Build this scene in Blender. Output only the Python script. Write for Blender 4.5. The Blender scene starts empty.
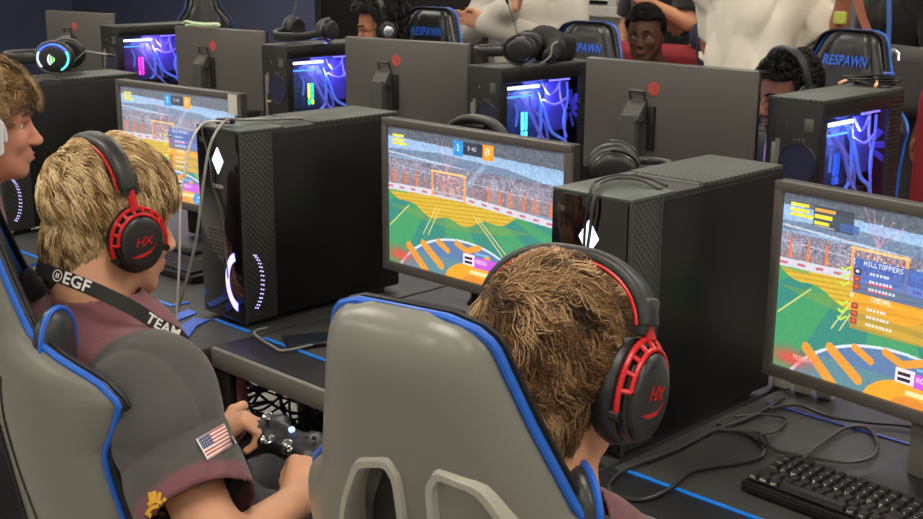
import bpy, bmesh, math, random
import numpy as np
from mathutils import Vector, Matrix

SC = bpy.context.scene
COL = SC.collection
R = math.radians
random.seed(7)
rng = np.random.default_rng(11)

# ------------------------------------------------------------------ camera
cam_d = bpy.data.cameras.new('camera'); cam = bpy.data.objects.new('camera', cam_d); COL.objects.link(cam)
cam_d.sensor_width = 36.0; cam_d.lens = 1229.54 / 923 * 36.0; cam_d.clip_start = 0.05; cam_d.clip_end = 60
CR, CU, CF = Vector((0.7113, 0.7028, 0.0049)), Vector((-0.1773, 0.1727, 0.9689)), Vector((-0.6806, 0.6898, -0.2473))
CU = CR.cross(CF).normalized(); CF = CU.cross(CR).normalized(); CR.normalize()
mc = Matrix((CR, CU, -CF)).transposed().to_4x4(); mc.translation = Vector((1.1652, -1.5693, 1.5964))
cam.matrix_world = mc
SC.camera = cam
cam_d.dof.use_dof = True; cam_d.dof.focus_distance = 1.75; cam_d.dof.aperture_fstop = 20.0

# ------------------------------------------------------------------ world, exposure, ceiling lamps
SC.view_settings.view_transform = 'Standard'; SC.view_settings.look = 'None'
SC.view_settings.gamma = 1.0; SC.view_settings.exposure = 0.88; SC.view_settings.use_curve_mapping = False
w = bpy.data.worlds.new('world'); SC.world = w; w.use_nodes = True
w.node_tree.nodes['Background'].inputs[0].default_value = (0.80, 0.86, 1.0, 1)
w.node_tree.nodes['Background'].inputs[1].default_value = 0.25
LAMP_STRENGTH = 7.0
CEIL_Z = 2.95
LAMP_SPOTS = [(x, y) for x in (-6.6, -4.2, -1.8, 0.6, 3.0) for y in (-3.2, -0.9, 1.4, 3.7)]

# ------------------------------------------------------------------ materials
def lin(c):
    c = c / 255.0
    return c / 12.92 if c <= 0.04045 else ((c + 0.055) / 1.055) ** 2.4
def rgb(c): return (lin(c[0]), lin(c[1]), lin(c[2]), 1)
MATS = {}
def mat(name, col, rough=0.5, metal=0.0, bump=0.0, scale=300.0, vary=0.0, vscale=8.0, emit=0.0, spec=0.5, alpha=1.0, attr=None, sheen=0.0, coat=0.0, sss=0.0, trans=0.0, weave=0.0):
    if name in MATS: return MATS[name]
    m = bpy.data.materials.new(name); m.use_nodes = True
    nt = m.node_tree; b = nt.nodes['Principled BSDF']; N = nt.nodes.new; L = nt.links.new
    c = rgb(col)
    b.inputs['Base Color'].default_value = c; b.inputs['Roughness'].default_value = rough
    b.inputs['Metallic'].default_value = metal; b.inputs['Specular IOR Level'].default_value = spec
    b.inputs['Alpha'].default_value = alpha; b.inputs['Sheen Weight'].default_value = sheen
    b.inputs['Coat Weight'].default_value = coat; b.inputs['Transmission Weight'].default_value = trans
    if sss: b.inputs['Subsurface Weight'].default_value = sss; b.inputs['Subsurface Radius'].default_value = (0.012, 0.004, 0.002); b.inputs['Subsurface Scale'].default_value = 0.6
    if emit: b.inputs['Emission Color'].default_value = c; b.inputs['Emission Strength'].default_value = emit
    tc = N('ShaderNodeTexCoord')
    src = None
    if attr:
        a = N('ShaderNodeAttribute'); a.attribute_name = attr; src = a.outputs['Color']
        L(src, b.inputs['Base Color'])
    if vary:
        n = N('ShaderNodeTexNoise'); n.inputs['Scale'].default_value = vscale; n.inputs['Detail'].default_value = 4
        L(tc.outputs['Object'], n.inputs['Vector'])
        mr = N('ShaderNodeMapRange'); mr.inputs['From Min'].default_value = 0.3; mr.inputs['From Max'].default_value = 0.7
        mr.inputs['To Min'].default_value = 1 - vary; mr.inputs['To Max'].default_value = 1 + vary
        L(n.outputs['Fac'], mr.inputs['Value'])
        mx = N('ShaderNodeVectorMath'); mx.operation = 'SCALE'
        if src: L(src, mx.inputs[0])
        else: mx.inputs[0].default_value = c[:3]
        L(mr.outputs['Result'], mx.inputs['Scale']); L(mx.outputs['Vector'], b.inputs['Base Color'])
    if bump:
        n2 = N('ShaderNodeTexNoise'); n2.inputs['Scale'].default_value = scale; n2.inputs['Detail'].default_value = 3
        L(tc.outputs['Object'], n2.inputs['Vector'])
        bp = N('ShaderNodeBump'); bp.inputs['Strength'].default_value = bump; bp.inputs['Distance'].default_value = 0.002
        L(n2.outputs['Fac'], bp.inputs['Height']); L(bp.outputs['Normal'], b.inputs['Normal'])
    MATS[name] = m
    return m
def perforated(name, col, hole, sx, axes='YZ', rad=0.33, rough=0.5):
    """dark round holes in a staggered grid, in object space"""
    m = mat(name, col, rough); nt = m.node_tree; N = nt.nodes.new; L = nt.links.new; b = nt.nodes['Principled BSDF']
    tc = N('ShaderNodeTexCoord'); sp = N('ShaderNodeSeparateXYZ'); L(tc.outputs['Object'], sp.inputs[0])
    cb = N('ShaderNodeCombineXYZ'); L(sp.outputs[axes[0]], cb.inputs[0]); L(sp.outputs[axes[1]], cb.inputs[1])
    mp = N('ShaderNodeMapping'); mp.inputs['Rotation'].default_value = (0, 0, R(45)); L(cb.outputs[0], mp.inputs['Vector'])
    v = N('ShaderNodeTexVoronoi'); v.voronoi_dimensions = '2D'; v.inputs['Scale'].default_value = sx; v.inputs['Randomness'].default_value = 0
    L(mp.outputs[0], v.inputs['Vector'])
    cr = N('ShaderNodeValToRGB'); cr.color_ramp.elements[0].position = rad - 0.03; cr.color_ramp.elements[1].position = rad + 0.03
    cr.color_ramp.elements[0].color = rgb(hole); cr.color_ramp.elements[1].color = rgb(col)
    L(v.outputs['Distance'], cr.inputs['Fac']); L(cr.outputs['Color'], b.inputs['Base Color'])
    bp = N('ShaderNodeBump'); bp.inputs['Strength'].default_value = 0.8; bp.inputs['Distance'].default_value = 0.002
    L(cr.outputs['Color'], bp.inputs['Height']); L(bp.outputs['Normal'], b.inputs['Normal'])
    return m

# ------------------------------------------------------------------ object helpers
def tag(o, label=None, cat=None, group=None, kind=None):
    if label: o['label'] = label
    if cat: o['category'] = cat
    if group: o['group'] = group
    if kind: o['kind'] = kind
    return o
def thing(name, label, cat, loc=(0, 0, 0), rz=0.0, group=None):
    o = bpy.data.objects.new(name, None); o.empty_display_size = 0.05; COL.objects.link(o)
    o.location = loc; o.rotation_euler = (0, 0, rz)
    return tag(o, label, cat, group)
class MB:
    def __init__(s): s.V = []; s.F = []
    def add(s, V, F, M=None):
        n = len(s.V)
        s.V.extend([tuple(M @ Vector(v)) for v in V] if M is not None else [tuple(v) for v in V])
        s.F.extend([tuple(i + n for i in f) for f in F]); return s
    def box(s, c, d, bev=0.0, M=None):
        """box by centre and size with chamfered edges"""
        hx, hy, hz = d[0] / 2, d[1] / 2, d[2] / 2
        if bev <= 0:
            V = [(c[0] + a * hx, c[1] + b * hy, c[2] + e * hz) for a in (-1, 1) for b in (-1, 1) for e in (-1, 1)]
            return s.add(V, [(0, 1, 3, 2), (4, 6, 7, 5), (0, 4, 5, 1), (2, 3, 7, 6), (0, 2, 6, 4), (1, 5, 7, 3)], M)
        bm = bmesh.new(); bmesh.ops.create_cube(bm, size=1.0)
        for v in bm.verts: v.co = Vector((v.co.x * d[0], v.co.y * d[1], v.co.z * d[2]))
        bev = min(bev, hx * .9, hy * .9, hz * .9)
        bmesh.ops.bevel(bm, geom=bm.edges[:], offset=bev, segments=2, affect='EDGES', profile=0.5)
        bm.verts.index_update()
        V = [tuple(v.co + Vector(c)) for v in bm.verts]; F = [tuple(v.index for v in f.verts) for f in bm.faces]
        bm.free(); return s.add(V, F, M)
    def tube(s, pts, r, n=8, closed=False, M=None, cap=True):
        pts = [Vector(p) for p in pts]; m = len(pts); rr = r if hasattr(r, '__len__') else [r] * m
        V = []; F = []; prev = None
        for i, p in enumerate(pts):
            a = pts[i - 1] if (i > 0 or closed) else pts[i]; b = pts[(i + 1) % m] if (i < m - 1 or closed) else pts[i]
            t = (b - a); t = t.normalized() if t.length > 1e-9 else Vector((0, 0, 1))
            if prev is None:
                u = t.cross(Vector((0, 0, 1)));
                if u.length < 0.1: u = t.cross(Vector((0, 1, 0)))
            else: u = prev - t * prev.dot(t)
            u.normalize(); prev = u; v = t.cross(u)
            for k in range(n):
                a_ = 2 * math.pi * k / n
                V.append(tuple(p + (u * math.cos(a_) + v * math.sin(a_)) * rr[i]))
        for i in range(m if closed else m - 1):
            j = (i + 1) % m
            for k in range(n):
                F.append((i * n + k, i * n + (k + 1) % n, j * n + (k + 1) % n, j * n + k))
        if not closed and cap: F.append(tuple(range(n - 1, -1, -1))); F.append(tuple((m - 1) * n + k for k in range(n)))
        return s.add(V, F, M)
    def lathe(s, prof, n=24, M=None):
        """prof: (radius, z) list"""
        V = []; F = []; m = len(prof)
        for (r, z) in prof:
            for k in range(n):
                a = 2 * math.pi * k / n; V.append((r * math.cos(a), r * math.sin(a), z))
        for i in range(m - 1):
            for k in range(n): F.append((i * n + k, i * n + (k + 1) % n, (i + 1) * n + (k + 1) % n, (i + 1) * n + k))
        F.append(tuple(range(n - 1, -1, -1))); F.append(tuple((m - 1) * n + k for k in range(n)))
        return s.add(V, F, M)
    def prism(s, poly, z0, z1, M=None):
        n = len(poly); V = [(p[0], p[1], z0) for p in poly] + [(p[0], p[1], z1) for p in poly]
        F = [tuple(range(n - 1, -1, -1)), tuple(range(n, 2 * n))] + [(i, (i + 1) % n, (i + 1) % n + n, i + n) for i in range(n)]
        return s.add(V, F, M)
    def strip(s, A, B):
        """surface between two equally long point rows"""
        n = len(A); return s.add(list(A) + list(B), [(i, i + 1, n + i + 1, n + i) for i in range(n - 1)])
    def obj(s, name, m, parent=None, smooth=True, ang=35, loc=None):
        return mesh_obj(name, s.V, s.F, m, parent, smooth, ang, loc)
def mesh_obj(name, V, F, m, parent=None, smooth=True, ang=35, loc=None, colors=None):
    me = bpy.data.meshes.new(name)
    if isinstance(V, np.ndarray): V = V.tolist()
    if isinstance(F, np.ndarray): F = F.tolist()
    me.from_pydata(V, [], F); me.update()
    if smooth:
        me.shade_smooth()
        if ang < 180: me.set_sharp_from_angle(angle=R(ang))
    if colors is not None:
        ca = me.color_attributes.new('Col', 'FLOAT_COLOR', 'POINT')
        c4 = np.ones((len(me.vertices), 4), np.float32); c4[:, :3] = colors
        ca.data.foreach_set('color', c4.ravel())
    if m: me.materials.append(m)
    o = bpy.data.objects.new(name, me); COL.objects.link(o)
    if parent: o.parent = parent
    if loc: o.location = loc
    return o
def crv(pts, n=8, closed=False):
    """catmull-rom through points"""
    P = [Vector(p) for p in pts]; m = len(P); out = []
    rngi = range(m if closed else m - 1)
    for i in rngi:
        p0 = P[i - 1] if (i > 0 or closed) else P[0]; p1 = P[i]; p2 = P[(i + 1) % m]; p3 = P[(i + 2) % m] if (i + 2 < m or closed) else P[-1]
        for k in range(n):
            t = k / n
            out.append(0.5 * ((2 * p1) + (p2 - p0) * t + (2 * p0 - 5 * p1 + 4 * p2 - p3) * t * t + (3 * p1 - p0 - 3 * p2 + p3) * t ** 3))
    if not closed: out.append(P[-1])
    return out
def basis(x, y, z, o=(0, 0, 0)):
    M = Matrix((Vector(x), Vector(y), Vector(z))).transposed().to_4x4(); M.translation = Vector(o); return M
def T(x=0, y=0, z=0): return Matrix.Translation((x, y, z))
def Rx(a): return Matrix.Rotation(R(a), 4, 'X')
def Ry(a): return Matrix.Rotation(R(a), 4, 'Y')
def Rz(a): return Matrix.Rotation(R(a), 4, 'Z')
def Rv(axis, a): return Matrix.Rotation(R(a), 4, Vector(axis))
def text_geo(txt, size=1.0, depth=0.0, bold=False, align='CENTER', spacing=1.0):
    """letters as plain mesh data in the XY plane"""
    cu = bpy.data.curves.new('t', 'FONT'); cu.body = txt; cu.size = size; cu.extrude = depth; cu.align_x = align; cu.align_y = 'CENTER'
    cu.space_character = spacing; cu.resolution_u = 3
    if bold: cu.offset = size * 0.025
    o = bpy.data.objects.new('t', cu); COL.objects.link(o)
    dg = bpy.context.evaluated_depsgraph_get(); me = o.evaluated_get(dg).to_mesh()
    V = [tuple(v.co) for v in me.vertices]; F = [tuple(p.vertices) for p in me.polygons]
    o.evaluated_get(dg).to_mesh_clear(); bpy.data.objects.remove(o); bpy.data.curves.remove(cu)
    return V, F
def copy_tree(root):
    def rec(o, par):
        c = o.copy(); COL.objects.link(c)
        if par is not None:
            c.parent = par; c.matrix_parent_inverse = o.matrix_parent_inverse.copy()
        for ch in kids.get(o.name, []): rec(ch, c)
        return c
    kids = {}
    for x in COL.objects:
        if x.parent: kids.setdefault(x.parent.name, []).append(x)
    return rec(root, None)

# ------------------------------------------------------------------ signed distance modelling (bodies, clothes, cushions)
class SDF:
    def __init__(s): s.P = []
    def cap(s, a, b, r1, r2=None, k=0.02, op='add', flat=None):
        s.P.append(('cap', np.array(a, float), np.array(b, float), r1, r1 if r2 is None else r2, k, op, flat)); return s
    def ell(s, c, r, k=0.02, op='add', M=None):
        s.P.append(('ell', np.array(c, float), np.array(r, float), M, None, k, op, None)); return s
    def box(s, c, h, r=0.01, k=0.01, op='add', M=None):
        s.P.append(('box', np.array(c, float), np.array(h, float), M, r, k, op, None)); return s
    def plane(s, p, n):
        n = np.array(n, float); s.P.append(('plane', np.array(p, float), n / np.linalg.norm(n), None, None, 0.004, 'cut', None)); return s
    def bounds(s):
        lo = np.full(3, 1e9); hi = -lo
        for p in s.P:
            if p[6] != 'add': continue
            if p[0] == 'cap': r = max(p[3], p[4]); a = np.minimum(p[1], p[2]) - r; b = np.maximum(p[1], p[2]) + r
            else:
                r = p[2] if p[3] is None else np.full(3, np.linalg.norm(p[2]))
                if p[0] == 'box': r = r + 0.002
                a = p[1] - r; b = p[1] + r
            lo = np.minimum(lo, a); hi = np.maximum(hi, b)
        return lo, hi
    def mesh(s, h, noise=None):
        lo, hi = s.bounds(); lo = lo - 4 * h - 0.01; hi = hi + 4 * h + 0.01
        n = np.ceil((hi - lo) / h).astype(int) + 1
        D = np.full(n, 0.3, np.float32)
        ax = [lo[i] + h * np.arange(n[i]) for i in range(3)]
        for (kind, a, b, c, d, k, op, flat) in s.P:
            if kind == 'cap': r = max(c, d); l = np.minimum(a, b) - r; u = np.maximum(a, b) + r
            elif kind == 'plane': l = lo; u = hi
            else:
                r = b if c is None else np.full(3, np.linalg.norm(b)); l = a - r; u = a + r
            e = k * 2 + 3 * h + 0.012
            i0 = np.clip(np.floor((l - e - lo) / h).astype(int), 0, n); i1 = np.clip(np.ceil((u + e - lo) / h).astype(int) + 1, 0, n)
            if np.any(i1 <= i0): continue
            sl = tuple(slice(i0[i], i1[i]) for i in range(3))
            X = np.stack(np.meshgrid(*[ax[i][sl[i]] for i in range(3)], indexing='ij'), -1).astype(np.float32)
            if kind == 'cap':
                ba = b - a; L2 = max(ba @ ba, 1e-9); pa = X - a
                t = np.clip((pa @ ba) / L2, 0, 1); q = pa - t[..., None] * ba
                if flat is not None:
                    fn = np.array(flat[:3]); fn = fn / np.linalg.norm(fn); q = q + (q @ fn)[..., None] * fn * (flat[3] - 1)
                dd = np.linalg.norm(q, axis=-1) - (c + (d - c) * t)
            elif kind == 'plane': dd = (X - a) @ b
            else:
                q = X - a
                if c is not None: q = q @ np.array(c)[:3, :3]
                if kind == 'ell':
                    k0 = np.linalg.norm(q / b, axis=-1); k1 = np.linalg.norm(q / (b * b), axis=-1) + 1e-9; dd = k0 * (k0 - 1) / k1
                else:
                    w_ = np.abs(q) - (b - d); dd = np.linalg.norm(np.maximum(w_, 0), axis=-1) + np.minimum(w_.max(-1), 0) - d
            S = D[sl]
            if op == 'add':
                hh = np.clip(0.5 + 0.5 * (S - dd) / k, 0, 1); D[sl] = S * (1 - hh) + dd * hh - k * hh * (1 - hh)
            elif op == 'sub':
                dd = -dd; hh = np.clip(0.5 - 0.5 * (S - dd) / k, 0, 1); D[sl] = S * (1 - hh) + dd * hh + k * hh * (1 - hh)
            else: D[sl] = np.maximum(S, dd)
        if noise is not None:
            near = np.abs(D) < 0.04
            I = np.argwhere(near); X = lo + I * h; D[near] += noise(X).astype(np.float32)
        D[0] = D[-1] = 0.3; D[:, 0] = D[:, -1] = 0.3; D[:, :, 0] = D[:, :, -1] = 0.3
        return surfnets(D, lo, h)
def surfnets(D, lo, h):
    ins = D < 0
    c = [ins[i:i - 1 or None, j:j - 1 or None, k:k - 1 or None] for i in (0, 1) for j in (0, 1) for k in (0, 1)]
    cnt = sum(x.astype(np.int8) for x in c); act = (cnt > 0) & (cnt < 8)
    idx = np.full(act.shape, -1, np.int64); A = np.argwhere(act); idx[act] = np.arange(len(A))
    S = np.zeros((len(A), 3)); W = np.zeros(len(A))
    off = [(i, j, k) for i in (0, 1) for j in (0, 1) for k in (0, 1)]
    val = {o: D[A[:, 0] + o[0], A[:, 1] + o[1], A[:, 2] + o[2]] for o in off}
    for o in off:
        for ax in range(3):
            if o[ax]: continue
            p = list(o); p[ax] = 1; p = tuple(p); a = val[o]; b = val[p]; m = (a < 0) != (b < 0)
            t = np.where(m, a / np.where(m, a - b, 1), 0); pos = np.array(o, float)[None].repeat(len(A), 0); pos[:, ax] += t
            S += pos * m[:, None]; W += m
    V = lo + h * (A + S / W[:, None])
    F = []
    for ax in range(3):
        s0 = [slice(None)] * 3; s1 = [slice(None)] * 3; s0[ax] = slice(0, -1); s1[ax] = slice(1, None)
        a = ins[tuple(s0)]; b = ins[tuple(s1)]; E = np.argwhere(a != b); sg = a[tuple(E.T)]
        u, v = [(1, 2), (2, 0), (0, 1)][ax]
        ok = (E[:, u] > 0) & (E[:, v] > 0); E = E[ok]; sg = sg[ok]
        def g(du, dv):
            Q = E.copy(); Q[:, u] -= du; Q[:, v] -= dv; return idx[Q[:, 0], Q[:, 1], Q[:, 2]]
        q = np.stack([g(1, 1), g(0, 1), g(0, 0), g(1, 0)], 1); q[~sg] = q[~sg][:, ::-1]; F.append(q)
    F = np.concatenate(F); F = F[(F >= 0).all(1)]
    return V, F
def sdf_obj(name, s, h, m, parent=None, noise=None, smooth_it=0):
    V, F = s.mesh(h, noise)
    return mesh_obj(name, V, F, m, parent, True, 180)
# ------------------------------------------------------------------ the setting
def struct(name, mb, m, parent=None):
    o = mb.obj(name, m, parent, smooth=False)
    if parent is None: o['kind'] = 'structure'
    return o
X0, X1, Y0, Y1 = -12.0, 4.5, -4.6, 5.5
carpet = mat('grey speckled carpet', (150, 148, 144), 0.95, vary=0.45, vscale=60, bump=0.6, scale=400)
struct('floor', MB().box(((X0 + X1) / 2, (Y0 + Y1) / 2, -0.05), (X1 - X0, Y1 - Y0, 0.1)), carpet)
struct('ceiling', MB().box(((X0 + X1) / 2, (Y0 + Y1) / 2, CEIL_Z + 0.05), (X1 - X0, Y1 - Y0, 0.1)), mat('ceiling tile white', (205, 205, 200), 0.9, bump=0.3, scale=90))
blue_wall = mat('slate blue painted wall', (92, 97, 130), 0.8, vary=0.04, vscale=3)
grey_wall = mat('mauve grey painted wall', (112, 104, 108), 0.8, vary=0.04, vscale=3)
struct('wall_back', MB().box(((X0 + X1) / 2, Y1 + 0.05, CEIL_Z / 2), (X1 - X0, 0.1, CEIL_Z)), grey_wall)
struct('trim_1', MB().box(((X0 - 7.55) / 2, Y1 - 0.02, CEIL_Z / 2), (-7.55 - X0, 0.04, CEIL_Z - 0.01)), blue_wall)
struct('wall_left', MB().box((X0 - 0.05, (Y0 + Y1) / 2, CEIL_Z / 2), (0.1, Y1 - Y0, CEIL_Z)), blue_wall)
struct('wall_right', MB().box((X1 + 0.05, (Y0 + Y1) / 2, CEIL_Z / 2), (0.1, Y1 - Y0, CEIL_Z)), mat('off white wall', (190, 188, 182), 0.8))
struct('wall_front', MB().box(((X0 + X1) / 2, Y0 - 0.05, CEIL_Z / 2), (X1 - X0, 0.1, CEIL_Z)), mat('off white wall', (190, 188, 182), 0.8))
struct('baseboard_back', MB().box(((X0 + X1) / 2, Y1 - 0.05, 0.05), (X1 - X0, 0.02, 0.1)), mat('black vinyl base', (30, 30, 32), 0.6))
# dark double door in the back wall
dk = mat('near black board', (30, 27, 27), 0.45, vary=0.15, vscale=2)
d = struct('door_1', MB().box((-6.55, Y1 - 0.04, 1.1), (1.9, 0.05, 2.2), 0.004), dk)
struct('door_frame', MB().box((-6.55, Y1 - 0.03, 2.24), (2.1, 0.08, 0.08), 0.004).box((-7.54, Y1 - 0.03, 1.1), (0.08, 0.08, 2.2), 0.004).box((-5.56, Y1 - 0.03, 1.1), (0.08, 0.08, 2.2), 0.004), mat('dark metal frame', (48, 46, 48), 0.5), d)
# window with grey venetian blind and pale sill
wx = -4.0
win = struct('window_1', MB().box((wx, Y1 - 0.015, 1.85), (1.5, 0.03, 1.3)), mat('night window glass', (32, 34, 38), 0.1))
b = MB()
for i in range(30): b.box((wx, Y1 - 0.06, 1.24 + i * 0.042), (1.44, 0.03, 0.026), 0, T(0, 0, 0))
struct('blind_slats', b, mat('pale grey slat', (215, 214, 208), 0.6), win)
b = MB()
for dx in (-0.75, -0.25, 0.25, 0.75): b.box((wx + dx, Y1 - 0.05, 1.85), (0.07, 0.09, 1.34), 0.004)
b.box((wx, Y1 - 0.06, 2.52), (1.6, 0.12, 0.07), 0.004)
struct('window_frame', b, mat('pale window frame', (176, 174, 168), 0.6), win)
struct('window_sill', MB().box((wx, Y1 - 0.12, 1.16), (1.75, 0.26, 0.07), 0.008).box((wx, Y1 - 0.06, 0.95), (1.75, 0.10, 0.40), 0.004), mat('pale window frame', (176, 174, 168), 0.6), win)
# ceiling lamps (their own light)
lampm = mat('lit lamp diffuser', (255, 246, 232), 0.6, emit=LAMP_STRENGTH)
proto = None
for i, (x, y) in enumerate(LAMP_SPOTS):
    if proto is None:
        proto = thing('ceiling_light', 'flat square white ceiling light panel set in the ceiling, outside the picture', 'ceiling light', (x, y, CEIL_Z), 0, 'ceiling light panels')
        MB().box((0, 0, -0.012), (1.16, 0.56, 0.016)).obj('diffuser', lampm, proto)
        MB().box((0, 0.30, -0.014), (1.24, 0.03, 0.026)).box((0, -0.30, -0.014), (1.24, 0.03, 0.026)).box((0.605, 0, -0.014), (0.03, 0.6, 0.026)).box((-0.605, 0, -0.014), (0.03, 0.6, 0.026)).obj('frame', mat('white lamp frame', (225, 225, 222), 0.5), proto)
    else:
        c = copy_tree(proto); c.location = (x, y, CEIL_Z)

# ------------------------------------------------------------------ desks
DZ = 0.75
desk_top_m = mat('charcoal textured desk top', (56, 56, 56), 0.55, bump=0.25, scale=500, vary=0.10, vscale=5)
desk_dark_m = mat('black desk edge band', (30, 30, 32), 0.45, bump=0.15, scale=400)
blue_m = mat('bright blue trim', (20, 120, 225), 0.45)
lip_m = mat('grey desk lip', (116, 116, 110), 0.5)
blackm = mat('satin black metal', (20, 20, 21), 0.45)
def desk(name, label, x0, x1, yf, yb, face=1, group='gaming desks in the front row', chevrons=(), backline=False, lip=True, marks=True):
    """face=+1: front edge at yf towards -Y"""
    t = thing(name, label, 'desk', ((x0 + x1) / 2, (yf + yb) / 2, 0), 0, group)
    cx, cy = (x0 + x1) / 2, (yf + yb) / 2; hx = (x1 - x0) / 2 - 0.002; hy = abs(yb - yf) / 2; f = -face
    MB().box((0, 0, DZ - 0.016), (2 * hx, 2 * hy, 0.030), 0.004).obj('desk_top', desk_top_m, t)
    ybl = f * (hy - 0.115)
    if marks: MB().box((0, f * (hy - 0.054), DZ - 0.0003), (2 * hx - 0.004, 0.100, 0.0026), 0.001).obj('front_band', desk_dark_m, t)
    if marks: MB().box((0, ybl + f * 0.004, DZ + 0.0008), (2 * hx - 0.05, 0.010, 0.003), 0.001).obj('stripe', blue_m, t)
    if backline: MB().box((0, -f * (hy - 0.20), DZ + 0.0008), (2 * hx - 0.05, 0.006, 0.003), 0.001).obj('stripe', mat('dim blue back line', (60, 90, 190), 0.4), t)  # second, dimmer blue line near the back edge
    if lip: MB().box((0, f * (hy + 0.006), DZ - 0.02), (2 * hx, 0.014, 0.044), 0.003).obj('lip', lip_m, t)
    for k, (px, py, flip) in enumerate(chevrons):
        c = MB()
        for q in (0, 1):
            o_ = q * 0.055
            c.prism([(-0.06, 0.02), (0.0, 0.0), (0.085, 0.035), (0.10, 0.012), (0.0, -0.028), (-0.075, -0.005)], 0.0, 0.0016, T(px + q * 0.03, py - o_, DZ + 0.0008) @ Rz(6))
        c.obj('chevron_mark', mat('royal blue print', (38, 92, 205), 0.5), t)
    for sx in (-1, 1):
        MB().box((sx * (hx - 0.05), 0, 0.03), (0.06, 2 * hy - 0.10, 0.03), 0.006).box((sx * (hx - 0.05), 0, 0.37), (0.05, 0.10, 0.68), 0.006).box((sx * (hx - 0.05), 0, DZ - 0.05), (0.06, 2 * hy - 0.06, 0.035), 0.006).obj('leg', blackm, t)
    MB().box((0, -f * (hy - 0.06), DZ - 0.20), (2 * hx - 0.12, 0.02, 0.25), 0.004).obj('back_panel', blackm, t)
    return t
d1 = desk('gaming_desk', 'charcoal gaming desk at the left end with blue chevron print near its corner', -2.35, -1.005, -0.235, 0.62, 1, marks=False)
def d1w(pts, w_):
    b_ = MB()
    for (xa, ya), (xb, yb) in zip(pts[:-1], pts[1:]):
        L_ = math.hypot(xb - xa, yb - ya) + w_ * .6; b_.box((0, 0, 0), (L_, w_, 0.003), 0.0008, T((xa + xb) / 2 + 1.6775, (ya + yb) / 2 - 0.1925, DZ + 0.0008) @ Rz(math.degrees(math.atan2(yb - ya, xb - xa))))
    return b_
d1w([(-2.3, -0.04), (-1.335, -0.032), (-1.327, 0.012)], 0.010).obj('stripe', blue_m, d1)
d1w([(-1.16, -0.0215), (-1.03, -0.0215)], 0.010).obj('stripe', blue_m, d1)
d2 = desk('gaming_desk', 'charcoal gaming desk with bright blue stripe, under the tower with a purple light ring', -1.0, -0.005, -0.135, 0.62, 1)
d3 = desk('gaming_desk', 'charcoal gaming desk with bright blue stripe, holding the black keyboard', 0.0, 1.15, -0.135, 0.62, 1, backline=True)
# chevron marks printed on the first desk
for P_ in ([(-1.282, -0.111), (-1.226, -0.132), (-1.216, -0.088), (-1.236, -0.022), (-1.275, -0.022), (-1.262, -0.07)], [(-1.123, -0.155), (-1.077, -0.155), (-1.150, -0.082), (-1.168, -0.034), (-1.206, -0.050), (-1.176, -0.112)]):
    MB().prism([(x + 1.6775, y - 0.1925) for x, y in P_], 0, 0.0018, T(0, 0, DZ + 0.0008)).obj('chevron_mark', mat('royal blue print', (38, 92, 205), 0.5), d1)
# boxed leg and maroon post at the front left corner of the middle desk
MB().box((-0.497 + 0.03, -0.36, 0.36), (0.055, 0.05, 0.70), 0.004).obj('leg', mat('black leg box', (26, 27, 28), 0.4), d2)
MB().tube([(-0.497 + 0.075, -0.365, 0.02), (-0.497 + 0.075, -0.365, 0.71)], 0.011, 12).obj('post', mat('maroon painted tube', (110, 62, 66), 0.45), d2)
for (x0, x1, lab) in ((-1.15, 0.25, 'black gaming desk in the far row carrying the nearest back-facing tower'), (-2.4, -1.155, 'black gaming desk in the far row behind the middle back-facing monitor'), (-3.7, -2.405, 'black gaming desk in the far row under the tower with green and yellow memory lights'), (-5.1, -3.705, 'black gaming desk in the far row under the tower with magenta memory lights')):
    desk('gaming_desk', lab, x0, x1, 2.02, 1.28, -1, 'gaming desks in the far row', lip=False)
# tangle of black cables hanging under the middle desk
tg = MB(); rs = random.Random(4)
for i in range(36):
    p = [(-1.55 + rs.random() * 0.8, 0.04 + rs.random() * 0.4, 0.36 + rs.random() * 0.26)]
    for k in range(6):
        q = p[-1]; x_ = min(-0.72, max(-1.65, q[0] + rs.uniform(-.2, .2))); y_ = min(0.48, max(0.05, q[1] + rs.uniform(-.16, .16)))
        if -1.12 < x_ < -0.90: y_ = min(y_, .11)
        p.append((x_, y_, min(0.64, max(0.32, q[2] + rs.uniform(-.10, .10)))))
    tg.tube(crv(p, 6), rs.choice((0.0035, 0.0035, 0.005)), 6)
tag(tg.obj('cable_tangle', mat('black cable rubber', (18, 18, 19), 0.4)), 'tangle of black cables hanging under the middle gaming desk', 'cables', kind='stuff')
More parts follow.
